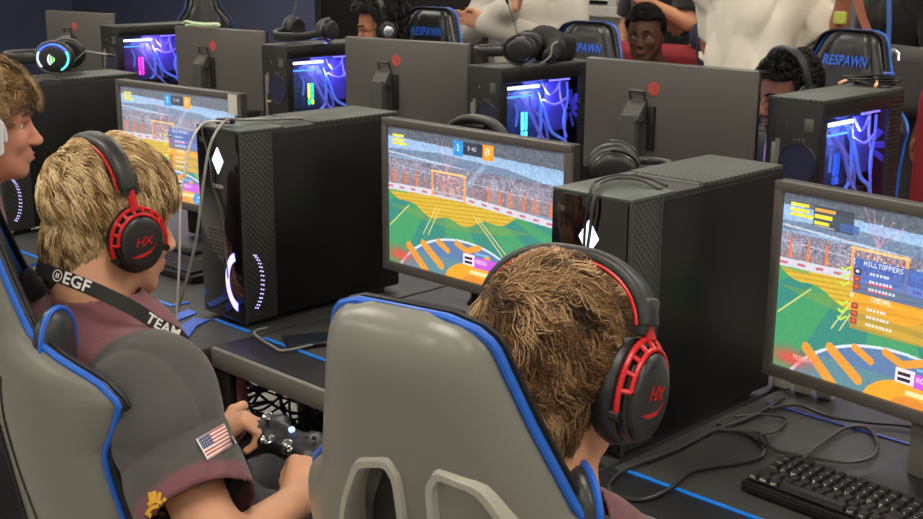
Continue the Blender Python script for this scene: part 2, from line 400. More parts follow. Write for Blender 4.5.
# ------------------------------------------------------------------ computer towers
TW, TD, TH = 0.165, 0.470, 0.450
case_m = mat('matte black steel', (15, 15, 15), 0.42, spec=0.35, bump=0.04, scale=900)
case_top_m = perforated('perforated charcoal top', (66, 72, 66), (32, 36, 33), 95, 'XY', 0.30, 0.55)
top_green = mat('satin dark green grey top', (62, 74, 68), 0.42)
perf_m = perforated('perforated black strip', (62, 62, 58), (12, 12, 12), 105, 'YZ', 0.36, 0.45)
gloss_m = mat('glossy dark front glass', (16, 10, 12), 0.07, coat=0.6)
def front_tower(loc, rz, label):
    t = thing('computer_tower', label, 'computer', loc, rz, 'black towers standing in the front row')
    W, D, H = TW / 2, TD, TH
    MB().box((0, D / 2 + 0.004, 0.012 + (H - 0.012) / 2), (TW - 0.004, D - 0.012, H - 0.016), 0.003).obj('body', mat('black steel inner case', (20, 20, 20), 0.5), t)
    MB().box((W - 0.002, 0.086 + (D - 0.086) / 2, 0.015 + (H - 0.024) / 2), (0.006, D - 0.088, H - 0.028), 0.002).obj('side_panel', case_m, t)
    MB().box((-W + 0.002, D / 2 + 0.004, 0.015 + (H - 0.024) / 2), (0.006, D - 0.012, H - 0.028), 0.002).obj('side_panel', case_m, t)
    s = MB().box((W - 0.0025, 0.0445, 0.012 + (H - 0.016) / 2), (0.006, 0.079, H - 0.020), 0.001).obj('vent_strip', perf_m, t)
    MB().box((W - 0.001, 0.0035, 0.008 + (H - 0.008) / 2), (0.006, 0.007, H - 0.008), 0.002).box((W - 0.001, 0.0855, 0.010 + (H - 0.010) / 2), (0.0045, 0.005, H - 0.012), 0.001).obj('edge_trim', mat('dark grey trim', (52, 52, 50), 0.4), t)
    f = MB().box((-0.002, 0.002, 0.010 + (H - 0.014) / 2), (TW - 0.006, 0.006, H - 0.016), 0.001).obj('front_panel', gloss_m, t)
    # top: smooth front part with a socket recess and a perforated part behind
    MB().box((0, 0.062, H - 0.002), (TW, 0.124, 0.007), 0.002).box((-W + 0.012, 0.165, H - 0.002), (0.024, 0.09, 0.007), 0.002).obj('top_panel', top_green, t)
    MB().box((0.004, 0.165, H - 0.010), (TW - 0.03, 0.086, 0.004)).box((0.004, 0.207, H - 0.004), (TW - 0.03, 0.003, 0.010), 0.0005).obj('recess', mat('light grey recess', (118, 122, 116), 0.5), t)
    MB().box((0.0, 0.211 + (D - 0.211) / 2, H - 0.001), (TW, D - 0.213, 0.009), 0.003).obj('top_vent', case_top_m, t)
    for sx in (-1, 1):
        for y in (0.06, D - 0.06): MB().box((sx * (W - 0.03), y, 0.006), (0.03, 0.05, 0.012), 0.003).obj('foot', blackm, t)
    # lit diamond and lettering
    zc = 0.365 if True else 0
    d = MB().prism([(0, -0.030), (0.021, 0), (0, 0.030), (-0.021, 0)], 0, 0.0012, T(-0.000, -0.0015, 0.377) @ Rx(90)).obj('diamond_light', mat('white lit diamond', (214, 226, 255), 0.4, emit=1.6), t, False)
    V, F = text_geo('OMEN', 0.012, 0.0002, True, spacing=1.3); MB().add(V, F, T(-0.004, -0.0016, 0.318) @ Rx(90)).obj('lettering', mat('pale print', (190, 188, 186), 0.5), t, False)
    V, F = text_geo('hp', 0.017, 0.0002, True); MB().add(V, F, T(-W + 0.022, -0.0016, H - 0.030) @ Rx(90) ).obj('emblem', mat('silver print', (92, 92, 90), 0.4), t, False)
    return t
def fan_ring(t, col, name='light_ring', full=False):
    """glowing ring behind the lower front glass and dotted glow through the side vent"""
    W = TW / 2; m = mat('violet lit ring', (150, 140, 255), 0.4, emit=1.7); V = []; F = []
    a0, a1, n = (105, 262, 40)
    for i in range(n + 1):
        a = R(a0 + (a1 - a0) * i / n)
        for r in (0.050, 0.069):
            for y in (-0.0012, -0.0022): V.append((0.060 + r * math.cos(a) * 0.70, y, 0.105 + r * math.sin(a)))
    for i in range(n):
        b = i * 4; c = b + 4; F += [(b, b + 1, c + 1, c), (b + 1, b + 3, c + 3, c + 1), (b + 3, b + 2, c + 2, c + 3), (b + 2, b, c, c + 2)]
    MB().add(V, F).obj('light_ring', m, t)
    d = MB()
    for i in range(15):
        a = R(-62 + 124 * i / 14); p = (0.016 + 0.036 * math.cos(a), 0.105 + 0.070 * math.sin(a))
        for q in (0, 1): d.box((W + 0.0008, p[0] - q * 0.006, p[1] + q * 0.002), (0.001, 0.0028, 0.0022))
    d.obj('light_dots', mat('pale violet led dots', (190, 185, 255), 0.4, emit=1.3), t)
    g = MB()
    for i in range(7):
        for k in range(5): g.box((-0.045 + k * 0.012, -0.0014, 0.16 + i * 0.009), (0.007, 0.0008, 0.004))
    g.obj('vent_slots', mat('grey vent slots', (60, 52, 54), 0.5), t)
t2 = front_tower((-TW / 2, 0, DZ), 0, 'black computer tower with a white lit diamond, behind the brown-haired player')
t1 = front_tower((-1.054 - TW / 2, -0.012, DZ), 0, 'black computer tower with a white diamond above a glowing violet ring')
fan_ring(t1, None)
t0 = front_tower((-2.30 - TW / 2, 0.02, DZ), 0, 'black computer tower at far left carrying the headset with a coloured glow')
fan_ring(t0, None)

# back-facing towers of the far row
glow_blue = mat('blue glow cable sleeve', (96, 130, 240), 0.35, emit=0.35)  # blue case light put into the colour and emission of hoses and cables
glow_vio = mat('violet glow cable sleeve', (128, 120, 230), 0.35, emit=0.22)  # violet fill put into the colour and emission, same parts
def rear_tower(loc, rz, label, ram, tint, pw):
    t = thing('computer_tower', label, 'computer', loc, rz, 'back-facing towers in the far row')
    W, D, H = TW / 2, TD, TH
    # shell
    MB().box((0, 0.004, H / 2 + 0.004), (TW, 0.008, H - 0.012), 0.002).obj('back_panel', mat('black steel back', (30, 31, 30), 0.5), t)
    MB().box((-W + 0.003, D / 2, H / 2 + 0.004), (0.006, D, H - 0.012), 0.002).box((0, D / 2, 0.014), (TW, D, 0.008)).box((0, D - 0.015, H / 2), (TW - 0.01, 0.03, H - 0.02)).obj('body', mat('black steel inner case', (20, 20, 20), 0.5), t)
    MB().box((0, D / 2, H - 0.001), (TW, D, 0.011), 0.003).obj('top_vent', case_top_m, t)
    fr = MB()
    fr.box((W - 0.0023, 0.0185, H / 2), (0.006, 0.025, H - 0.11), 0.001).box((W - 0.0020, 0.003, H / 2), (0.0062, 0.007, H - 0.014), 0.001).box((W - 0.002, D / 2, H - 0.026), (0.006, D, 0.042), 0.001).box((W - 0.002, D / 2, 0.035), (0.006, D, 0.045), 0.001)
    fr.obj('side_frame', mat('black side frame', (24, 24, 24), 0.35), t)
    sl = MB()
    for i in range(34): sl.box((W - 0.001, D - 0.045, 0.03 + i * 0.0122), (0.008, 0.078, 0.0065), 0.001)
    sl.box((W - 0.003, D - 0.045, H / 2), (0.005, 0.084, H - 0.02))
    sl.obj('vent_strip', mat('black ribbed strip', (34, 34, 33), 0.4), t)
    gl = bpy.data.materials.get('smoked side glass')
    if gl is None:
        gl = bpy.data.materials.new('smoked side glass'); gl.use_nodes = True; nt = gl.node_tree; nt.nodes.clear()
        o_ = nt.nodes.new('ShaderNodeOutputMaterial'); mx = nt.nodes.new('ShaderNodeMixShader'); fz = nt.nodes.new('ShaderNodeLayerWeight'); tr = nt.nodes.new('ShaderNodeBsdfTransparent'); gs = nt.nodes.new('ShaderNodeBsdfGlossy')
        tr.inputs[0].default_value = (0.86, 0.87, 0.9, 1); gs.inputs['Roughness'].default_value = 0.03; fz.inputs[0].default_value = 0.04
        nt.links.new(fz.outputs['Facing'], mx.inputs[0]); nt.links.new(tr.outputs[0], mx.inputs[1]); nt.links.new(gs.outputs[0], mx.inputs[2]); nt.links.new(mx.outputs[0], o_.inputs[0])
    MB().box((W - 0.0005, (0.031 + D - 0.088) / 2, (0.057 + H - 0.047) / 2), (0.003, D - 0.088 - 0.031, H - 0.104)).obj('glass_panel', gl, t)
    # interior
    MB().box((0.0, 0.19, 0.24), (0.006, 0.36, 0.40)).obj('mainboard', mat('dark circuit board', (60, 64, 92), 0.5, vary=0.6, vscale=40), t)
    MB().box((0.04, 0.16, 0.165), (0.07, 0.27, 0.045), 0.006).obj('graphics_card', mat('black card shroud', (16, 16, 18), 0.35), t)
    MB().box((0.03, 0.11, 0.375), (0.05, 0.16, 0.016), 0.003).obj('radiator', mat('black radiator', (24, 24, 34), 0.5), t)
    for i in range(2):
        MB().box((0.062, 0.125 + i * 0.018, 0.265), (0.008, 0.008, 0.062), 0.002).obj('memory_stick', mat('memory light ' + label[:60] + str(i), ram[i], 0.4, emit=2.0), t)
        MB().box((0.062, 0.125 + i * 0.018, 0.220), (0.008, 0.008, 0.020), 0.002).obj('memory_stick', mat('memory light ' + label[:60] + str(1 - i), ram[1 - i], 0.4, emit=2.0), t)
    MB().box((0.068, 0.115, 0.382), (0.01, 0.165, 0.010), 0.003).obj('light_bar', mat('pale blue light bar', (190, 205, 255), 0.4, emit=2.6), t)
    MB().box((0.068, 0.10, 0.352), (0.01, 0.13, 0.005), 0.002).obj('light_bar', mat('blue light bar', (70, 140, 255), 0.4, emit=1.6), t)
    MB().box((0.068, 0.30, 0.396), (0.01, 0.10, 0.005), 0.002).obj('light_bar', mat('violet light bar', (120, 110, 255), 0.4, emit=1.5), t)
    cb = [[(0.03, 0.09, 0.36), (0.05, 0.13, 0.375), (0.05, 0.19, 0.36), (0.05, 0.21, 0.28), (0.05, 0.20, 0.20), (0.05, 0.12, 0.16)],
          [(0.03, 0.11, 0.355), (0.055, 0.15, 0.30), (0.055, 0.20, 0.22), (0.055, 0.27, 0.15), (0.045, 0.33, 0.10)],
          [(0.03, 0.20, 0.36), (0.05, 0.225, 0.30), (0.055, 0.26, 0.22), (0.05, 0.33, 0.18), (0.04, 0.37, 0.13)],
          [(0.04, 0.23, 0.33), (0.05, 0.28, 0.31), (0.05, 0.34, 0.33)], [(0.05, 0.16, 0.13), (0.05, 0.20, 0.10), (0.05, 0.25, 0.12), (0.05, 0.26, 0.17), (0.05, 0.22, 0.20)],
          [(0.05, 0.30, 0.385), (0.045, 0.315, 0.33), (0.045, 0.34, 0.27), (0.05, 0.335, 0.20), (0.045, 0.36, 0.14)], [(0.05, 0.34, 0.385), (0.045, 0.35, 0.32), (0.05, 0.325, 0.25), (0.045, 0.35, 0.19)], [(0.045, 0.16, 0.36), (0.04, 0.175, 0.31), (0.045, 0.235, 0.25), (0.04, 0.26, 0.19)], [(0.052, 0.08, 0.33), (0.045, 0.10, 0.30), (0.05, 0.09, 0.25)], [(0.045, 0.22, 0.39), (0.05, 0.25, 0.35), (0.045, 0.29, 0.36), (0.045, 0.31, 0.39)]]
    for i, c in enumerate(cb): MB().tube([q + Vector((0.016, 0, 0)) for q in crv(c, 6)], 0.0055 if i < 3 else 0.004, 8).obj('coolant_hose' if i < 3 else 'inner_cable', glow_blue if i % 2 == 0 else glow_vio, t)
    fan = MB(); fan.tube([(0.02, 0.36 + 0.0, 0.29 + 0.0)] * 2, 0.001)
    fan = MB().tube([(0.0 + 0.0, 0.425, 0.28 + 0.0)] + [(0.0, 0.425, 0.281)], 0.018, 16)
    for k in range(9):
        a = 2 * math.pi * k / 9
        fan.box((0, 0, 0.042), (0.022, 0.004, 0.05), 0, T(0.0, 0.424, 0.28) @ Ry(math.degrees(a)) @ Rz(35))
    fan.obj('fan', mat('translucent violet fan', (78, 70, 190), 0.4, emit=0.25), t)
    MB().box((0.035, 0.315, 0.30), (0.006, 0.10, 0.17)).obj('inner_plate', mat('violet glow plate', (74, 66, 150), 0.5, emit=0.12), t)  # no lamp: case light put into the plate's colour and faint emission
    l = bpy.data.lights.new('interior_light', 'POINT'); l.energy = pw; l.color = tint; l.shadow_soft_size = 0.02
    lo = bpy.data.objects.new('interior_light', l); COL.objects.link(lo); lo.parent = t; lo.location = (0.06, 0.23, 0.345)
    # back details: emblem plate, fan grille, port plate
    MB().box((0.045, -0.001, 0.385), (0.026, 0.003, 0.034), 0.001).obj('badge', mat('grey steel badge', (110, 112, 108), 0.4, metal=0.4), t)
    MB().lathe([(0.004, -0.002), (0.004, 0.001)], 12, T(-0.02, -0.001, 0.385) @ Rx(90)).obj('screw', mat('steel screw', (180, 180, 176), 0.3, metal=1), t)
    MB().box((-0.058, -0.0005, 0.245), (0.012, 0.002, 0.17), 0.0005).box((-0.046, 0.0005, 0.30), (0.014, 0.002, 0.085)).obj('port_plate', mat('light steel plate', (150, 148, 142), 0.35, metal=0.5), t)
    js = MB()
    for r in range(3):
        js.tube([(-0.050 + 0.009 * (r % 3), -0.006, 0.225), (-0.050 + 0.009 * (r % 3), 0.0, 0.225)], 0.0036, 10)
    js.obj('audio_jacks', mat('gold jack rings', (226, 190, 130), 0.3), t)
    g = MB(); g.tube([(0.018 + 0.056 * math.cos(a), -0.002, 0.278 + 0.056 * math.sin(a)) for a in [2 * math.pi * i / 32 for i in range(32)]], 0.0022, 6, True)
    for i in range(-5, 6):
        h = math.sqrt(max(0, 0.056 ** 2 - (i * 0.0100) ** 2))
        for sg in (1, -1):
            Mx = T(0.018, -0.002, 0.278) @ Ry(sg * 45); g.tube([(-h, 0, i * 0.0100), (h, 0, i * 0.0100)], 0.0012, 4, M=Mx)
    g.obj('fan_grille', mat('black wire grille', (40, 40, 40), 0.35), t)
    fb = MB().lathe([(0.054, 0), (0.054, 0.0008)], 32, T(0.018, -0.0008, 0.278) @ Rx(90)); fb.obj('fan_opening', mat('fan opening painted glow', (40, 44, 96), 0.5), t)  # blue glow from inside put into the disc's colour
    V, F = text_geo('o o o', 0.016, 0.0002, True); MB().add(V, F, T(0.018, -0.001, 0.345) @ Rx(90)).obj('vent_marks', mat('grey mark', (120, 120, 124), 0.5), t, False)
    for sx in (-1, 1):
        for y in (0.06, D - 0.06): MB().box((sx * (W - 0.03), y, 0.006), (0.03, 0.05, 0.012), 0.003).obj('foot', blackm, t)
    return t
R3 = rear_tower((-0.60 + 0.0825, 1.414, DZ), 0, 'open-sided tower lit blue inside, beside the headset-wearing player at right', [(30, 60, 160), (24, 50, 140)], (0.25, 0.35, 1.0), 1.3)
R2 = rear_tower((-1.70, 1.44, DZ), R(-3), 'open-sided tower with cyan lit memory sticks, under the black headphones and pouch', [(90, 225, 255), (60, 190, 255)], (0.25, 0.3, 1.0), 1.6)
R1 = rear_tower((-2.90, 1.47, DZ), 0, 'open-sided tower with green and yellow lit memory sticks in the far row', [(190, 240, 60), (30, 220, 130)], (0.3, 0.3, 1.0), 1.6)
R0 = rear_tower((-4.42, 1.60, DZ), 0, 'open-sided tower with magenta lit memory sticks at the left of the far row', [(255, 40, 220), (255, 60, 230)], (0.45, 0.3, 1.0), 1.8)
for o in (R3,): pass
# ------------------------------------------------------------------ screen pictures (painted as cells of the screen's own mesh)
FONT = {'A':'0E11111F111111','B':'1E11111E11111E','C':'0F10101010100F','D':'1E11111111111E','E':'1F10101E10101F','F':'1F10101E101010','H':'1111111F111111','I':'0E04040404040E','L':'1010101010101F','M':'111B1515111111','N':'11191513111111','O':'0E11111111110E','P':'1E11111E101010','R':'1E11111E141211','S':'0F10100E01011E','T':'1F040404040404','Y':'11110A04040404','U':'1111111111110E','0':'0E11131519110E','1':'040C040404040E','2':'0E11010204081F','3':'1E01010E01011E','4':'02060A121F0202',':':'00040000040000','-':'0000001F000000','K':'11121418141211','G':'0F10101311110F',' ':'00000000000000'}
SW, SH = 480, 270
class Paint:
    def __init__(s, seed):
        s.a = np.zeros((SH, SW, 3)); s.Y, s.X = np.mgrid[0:SH, 0:SW]; s.x = s.X / SW; s.y = s.Y / SH; s.r = np.random.default_rng(seed)
    def put(s, m, c, al=1.0):
        m = m.astype(float) * al; s.a = s.a * (1 - m[..., None]) + np.array(c, float) * m[..., None]
    def rect(s, x0, y0, x1, y1, c, al=1.0): s.put((s.x >= x0) & (s.x <= x1) & (s.y >= y0) & (s.y <= y1), c, al)
    def poly(s, P, c, al=1.0):
        ins = np.zeros(s.x.shape, bool); n = len(P)
        for i in range(n):
            x0, y0 = P[i]; x1, y1 = P[(i + 1) % n]
            if y0 == y1: continue
            ins ^= ((s.y < y0) != (s.y < y1)) & (s.x < (x1 - x0) * (s.y - y0) / (y1 - y0) + x0)
        s.put(ins, c, al)
    def line(s, x0, y0, x1, y1, w, c, al=1.0):
        dx, dy = (x1 - x0), (y1 - y0) * .5625; L2 = dx * dx + dy * dy
        t = np.clip(((s.x - x0) * dx + (s.y - y0) * .5625 * dy) / L2, 0, 1)
        d = np.hypot(s.x - x0 - t * dx, (s.y - y0) * .5625 - t * dy); s.put(d < w, c, al)
    def noise(s, m, amp, n=60, sy=1):
        k = s.r.normal(0, 1, (max(2, int(n * .56 * sy)), n)); iy = (s.y * (k.shape[0] - 1)).astype(int); ix = (s.x * (n - 1)).astype(int)
        s.a += (k[iy, ix] * amp)[..., None] * m[..., None].astype(float)
    def text(s, txt, x, y, c, k=1):
        X, Y = int(x * SW), int(y * SH)
        for ch in txt:
            g = FONT.get(ch, FONT['O'])
            for r in range(7):
                row = int(g[r * 2:r * 2 + 2], 16)
                for b in range(5):
                    if row >> (4 - b) & 1:
                        yy, xx = Y + r * k, X + b * k
                        if 0 <= yy < SH and 0 <= xx < SW: s.a[yy:yy + k, xx:xx + k] = c
            X += 6 * k
    def lin(s):
        a = np.clip(s.a * .90 + 20, 0, 255) / 255.0; return np.where(a <= .04045, a / 12.92, ((a + .055) / 1.055) ** 2.4)
def arena(seed, hz=0.40, score=True, wash=0.0, wide=0.0):
    p = Paint(seed); x, y = p.x, p.y; one = np.ones_like(x)
    # steel roof and sky, stands with crowd
    top = np.array([118, 148, 182.]); p.a[:] = top
    p.a += (40 * np.exp(-((y - .16 - .1 * (x - .5)) / .10) ** 2))[..., None] * np.array([.8, .9, 1.])
    p.put(y < .07 + .05 * x, (84, 92, 104)); p.put(y < .015, (60, 66, 76))
    p.poly([(0, .16), (.3, .14), (.7, .17), (1, .25), (1, .31), (.7, .25), (.3, .20), (0, .21)], (96, 112, 138), .8)
    p.line(0, .185, 1, .27, .0035, (190, 200, 210), .9)
    crowd = (y > .22) & (y < hz + .03)
    p.put(crowd, (124, 120, 138)); p.noise(crowd, 26, 230, 2); p.noise(crowd, 10, 24)
    p.put(crowd & (y > .33), (150, 112, 108), .45)
    for i in range(150):
        px, py = p.r.random(), .23 + .18 * p.r.random(); p.rect(px, py, px + .006, py + .008, (205, 180, 170), .7)
    p.line(.0, .27, 1, .345, .002, (185, 190, 205), .7)
    for gx in (.04, .11, .18, .60, .66, .72, .79, .85, .93): # orange pylons
        yy = hz - .02 + .06 * max(0, gx - .4); p.poly([(gx - .006, yy + .02), (gx + .008, yy + .02), (gx + .004, yy - .09), (gx - .003, yy - .09)], (226, 112, 60))
    # boards
    b = hz + .012 + .10 * np.clip(x - .45, 0, 1) + .03 * np.clip(.3 - x, 0, 1)
    p.put((y > b - .012) & (y < b + .035), (205, 204, 214)); p.put((y > b + .005) & (y < b + .02) & (np.sin(x * 90) > .2), (190, 70, 90), .8)
    # goal with falling sparks
    p.rect(.27, hz - .13, .47, hz + .03, (150, 125, 130), .55)
    for gx in (.275, .465): p.line(gx, hz - .13, gx, hz + .05, .006, (236, 160, 90))
    p.line(.27, hz - .13, .47, hz - .13, .004, (250, 190, 120))
    for i in range(110):
        px = .37 + p.r.normal(0, .05); py = hz - .12 + .12 * p.r.random(); p.rect(px, py, px + .004, py + .012, (255, 214, 190) if i % 2 else (245, 130, 140), .85)
    for k in range(5): p.line(.36, hz - .15, .30 + .035 * k, hz - .36 + .02 * k, .002, (225, 150, 175), .6)
    p.poly([(.58, .14), (.63, .09), (.50, .34), (.47, .32)], (170, 195, 225), .45)
    # field
    f = y > b + .035; t = np.clip((y - hz) / (1 - hz), 0, 1)
    g1, g2 = np.array([58, 148, 92.]), np.array([44, 128, 112.])
    ang = (x - .35) / (y - hz + .18); st = (np.sin(ang * 9) > 0)
    p.a = np.where(f[..., None], np.where(st[..., None], g1, g2), p.a)
    gold = f & (y < hz + .20 - .9 * (x - .40) ** 2 + .02 * np.sin(x * 30)); p.put(gold, (226, 176, 40), .92)
    p.put(gold & (np.sin(y * 230 + x * 25) > .45), (176, 128, 24), .6); p.put(gold & (y < hz + .07) & (x < .12), (90, 160, 90), .7)
    p.put(f & (y > hz + .16) & (y < hz + .25 - .5 * (x - .42) ** 2) & ~gold, (120, 150, 60), .45)
    for (x0, y0, x1, y1) in ((.30, hz + .12, .22, hz + .33), (.32, hz + .12, .25, hz + .33), (.13, hz + .15, .01, hz + .32), (.52, hz + .13, .68, hz + .36), (.54, hz + .13, .72, hz + .37), (.84, hz + .25, .99, hz + .44)):
        p.line(x0, y0, x1, y1, .0022, (236, 214, 120), .9)
    # near zone under the arc
    arc = (((x - .46) / .43) ** 2 + ((y - 1.22) / .50) ** 2) < 1
    p.put(arc & f, (84, 112, 164), .92); p.put(arc & (y > .86), (86, 140, 130), .6)
    rr = ((x - .46) / .43) ** 2 + ((y - 1.22) / .50) ** 2; p.put((np.abs(rr - 1) < .03) & f, (214, 226, 236), .95)
    for (ax, ay, bx, by, w_) in ((.13, .84, .24, 1.0, .017), (.22, .80, .33, .93, .016), (.42, .74, .48, .78, .012), (.55, .74, .48, .78, .012), (.60, .80, .56, .86, .014), (.74, .84, .64, 1.0, .016), (.84, .92, .80, 1.0, .016), (.31, .76, .37, .81, .012)):
        p.line(ax, ay, bx, by, w_, (233, 148, 40), .95)
    p.put((((x - .52) / .17) ** 2 + ((y - 1.02) / .16) ** 2 < 1), (238, 158, 30)); p.put((((x - .52) / .08) ** 2 + ((y - 1.03) / .09) ** 2 < 1), (206, 110, 40), .6)
    # name tag and car
    p.rect(.46, .80, .525, .875, (252, 222, 232)); p.rect(.468, .815, .512, .835, (30, 26, 34)); p.rect(.468, .845, .512, .865, (30, 26, 34))
    p.rect(.525, .81, .70, .885, (196, 76, 214)); p.rect(.66, .80, .735, .90, (244, 170, 216), .8); p.text('ROCKO', .535, .828, (250, 240, 250))
    p.rect(.50, .905, .62, .93, (250, 236, 190), .8); p.rect(.53, .775, .60, .79, (120, 190, 250), .8)
    p.poly([(.60, .96), (.62, .90), (.70, .89), (.735, .93), (.72, .985), (.63, .99)], (46, 128, 214)); p.poly([(.64, .93), (.66, .905), (.70, .905), (.71, .93)], (190, 220, 245)); p.rect(.63, .955, .70, .97, (120, 190, 250))
    # replay glow
    gl = np.exp(-(((x - .07) / .075) ** 2 + ((y - .925) / .05) ** 2)); p.a = p.a * (1 - .85 * gl[..., None]) + np.array([240, 60, 50.]) * .85 * gl[..., None]
    # score bar
    if score:
        p.rect(.40, .03, .455, .135, (30, 140, 214)); p.text('1', .418, .055, (230, 246, 255), 2)
        p.rect(.455, .035, .565, .12, (34, 40, 58)); p.text('3:42', .482, .066, (240, 240, 240), 1)
        p.rect(.565, .03, .625, .135, (240, 150, 30)); p.text('0', .583, .055, (255, 240, 210), 2)
    for i in range(3): p.rect(.03, .055 + i * .028, .10 + .02 * (i == 2), .073 + i * .028, (236, 222, 60))
    p.noise(one, 6, 400, 1.6); p.noise(p.y < .36, 9, 130, 1.2)
    return p
def board(p, x0, y0, s=.68):
    """score board: blue team over orange team"""
    p.rect(x0, y0, 1.0, y0 + .27 * s, (26, 74, 186), .66); p.rect(x0, y0 + .27 * s, 1.0, y0 + .56 * s, (232, 138, 24), .62)
    for k in range(3): p.line(x0, y0 + (.30 + k * .1) * s, 1.0, y0 + (.36 + k * .1) * s, .010, (250, 176, 40), .4)
    p.text('HILLTOPPERS', x0 + .035, y0 + .012, (236, 244, 255)); p.text('1', x0 - .005, y0 + .012, (236, 244, 255)); p.text('OMENAL', x0 + .07, y0 + .285 * s, (255, 246, 220)); p.text('0', x0 - .005, y0 + .285 * s, (255, 246, 220))
    for t_, yy in enumerate((.085, .145, .205, .36, .42, .48)):
        yy = y0 + yy * s
        p.line(x0 - .045, yy + .012, x0 - .035, yy + .024, .0032, (190, 235, 60)); p.line(x0 - .035, yy + .024, x0 - .015, yy, .0032, (190, 235, 60))
        p.rect(x0 + .0, yy - .004, x0 + .025, yy + .030, (24, 30, 50) if t_ < 1 else (150, 60, 50)); p.rect(x0 + .006, yy + .004, x0 + .019, yy + .018, (210, 214, 230) if t_ < 1 else (224, 90, 50))
        for k in range(6 + t_ % 3): p.rect(x0 + .055 + k * .012, yy + .006, x0 + .063 + k * .012, yy + .020, (235, 240, 250), .8)
        for k in range(4): p.rect(x0 + .34 + k * .08, yy + .006, x0 + .352 + k * .08, yy + .020, (235, 240, 250), .8)
    p.rect(x0 + .05, y0 + .175 * s, x0 + .14, y0 + .185 * s, (226, 50, 60)); p.rect(x0 + .05, y0 + .235 * s, x0 + .12, y0 + .243 * s, (226, 50, 60), .7)
MW, MH = 0.557, 0.350
def lit_mesh(name, p, w, h, parent, loc, strength):
    m = bpy.data.materials.get('lit screen picture')
    if m is None:
        m = bpy.data.materials.new('lit screen picture'); m.use_nodes = True; nt = m.node_tree; b = nt.nodes['Principled BSDF']
        a = nt.nodes.new('ShaderNodeAttribute'); a.attribute_name = 'Col'; nt.links.new(a.outputs['Color'], b.inputs['Emission Color'])
        b.inputs['Base Color'].default_value = (0.01, 0.01, 0.01, 1); b.inputs['Emission Strength'].default_value = strength; b.inputs['Roughness'].default_value = 0.35
    a = p.lin(); nx, ny = SW, SH
    gx, gz = np.meshgrid(np.linspace(-w / 2, w / 2, nx + 1), np.linspace(h / 2, -h / 2, ny + 1))
    V = np.stack([gx.ravel(), np.zeros(gx.size), gz.ravel()], 1)
    i, j = np.meshgrid(np.arange(nx), np.arange(ny)); q = (j * (nx + 1) + i).ravel()
    F = np.stack([q, q + nx + 1, q + nx + 2, q + 1], 1)
    me = bpy.data.meshes.new(name); me.from_pydata(V.tolist(), [], F.tolist()); me.update()
    ca = me.color_attributes.new('Col', 'FLOAT_COLOR', 'CORNER')
    c4 = np.ones((nx * ny, 4, 4), np.float32); c4[:, :, :3] = a.reshape(-1, 1, 3); ca.data.foreach_set('color', c4.ravel())
    me.materials.append(m); o = bpy.data.objects.new(name, me); COL.objects.link(o); o.parent = parent; o.location = loc
    return o
bezel_m = mat('warm grey monitor bezel', (88, 84, 80), 0.42, bump=0.05, scale=900)
back_m = mat('dark grey monitor back', (92, 89, 86), 0.40, vary=0.03, vscale=3)
def front_monitor(loc, rz, label, pic, zb, sdx=0.0):
    t = thing('monitor', label, 'monitor', loc, rz, 'lit monitors of the front row')
    zc = zb + MH / 2; bz = 0.018
    MB().box((0, 0.014, zc), (MW, 0.024, MH), 0.004).box((0, 0.036, zc), (MW * .7, 0.03, MH * .6), 0.01).obj('case', mat('black monitor shell', (28, 28, 28), 0.5), t)
    b = MB()
    for sx in (-1, 1): b.box((sx * (MW / 2 - bz / 2), -0.001, zc), (bz, 0.010, MH), 0.0025)
    b.box((0, -0.001, zc + MH / 2 - bz / 2), (MW, 0.0102, bz), 0.0025).box((0, -0.001, zc - MH / 2 + bz / 2 + .001), (MW, 0.0102, bz + 0.004), 0.0025)
    b.obj('bezel', bezel_m, t)
    lit_mesh('screen', pic, MW - 2 * bz + .004, MH - 2 * bz + .002, t, (0, 0.0005, zc + 0.001), 0.70)
    s = MB().box((sdx, 0.075, (zb + 0.10) / 2 + .02), (0.11, 0.03, zb + 0.10), 0.006).box((sdx, 0.055, zb + 0.14), (0.09, 0.05, 0.09), 0.006); s.obj('stand', mat('black monitor shell', (28, 28, 28), 0.5), t)
    MB().box((sdx, 0.03, 0.007), (0.24, 0.19, 0.012), 0.004).obj('base', mat('black monitor shell', (28, 28, 28), 0.5), t)
    return t
pa = arena(3); m2 = front_monitor((-0.897 + MW / 2, 0.266, DZ), R(-0.5), 'lit monitor between the two diamond-marked towers, green game field fully in view', pa, 0.123)
pb = arena(5, hz=.36, score=False); board(pb, .285, .28)
pb.rect(.52, .05, .66, .15, (30, 140, 214)); pb.text('1', .54, .065, (240, 250, 255), 3); pb.rect(.60, .055, .72, .145, (30, 40, 62)); pb.text('3:42', .612, .08, (240, 240, 240), 2)
pb.rect(.12, .05, .27, .17, (50, 56, 66), .9)
for i in range(3): pb.rect(.125, .06 + i * .035, .20 - .01 * i, .08 + i * .035, (240, 220, 50) if i else (225, 160, 60))
pb.rect(.22, .115, .29, .16, (60, 90, 160), .8); pb.rect(.125, .155, .20, .165, (220, 230, 240), .5); pb.text('REPLAY', .085, .90, (255, 170, 150))
front_base_x = 0.0885
m3 = front_monitor((front_base_x + MW / 2 * math.cos(R(-7)), 0.295 + MW / 2 * math.sin(R(-7)), DZ), R(-7), 'lit monitor at the right edge of the picture, score table over the green field', pb, 0.110, .09)
pc = arena(9, hz=.42); board(pc, .42, .33)
pc.a = pc.a * .88 + np.array([214, 210, 220.]) * .12
m1 = front_monitor((-2.118 + MW / 2, 0.330, DZ), R(4.6), 'lit monitor at left behind the blond player, partly hidden by his headset', pc, 0.111)
# broad grey foot plate under the right monitor's stand
MB().box((0.112, 0.02, 0.105), (0.21, 0.012, 0.20), 0.004).obj('stand_plate', mat('grey stand plate', (112, 110, 104), 0.5), m3)
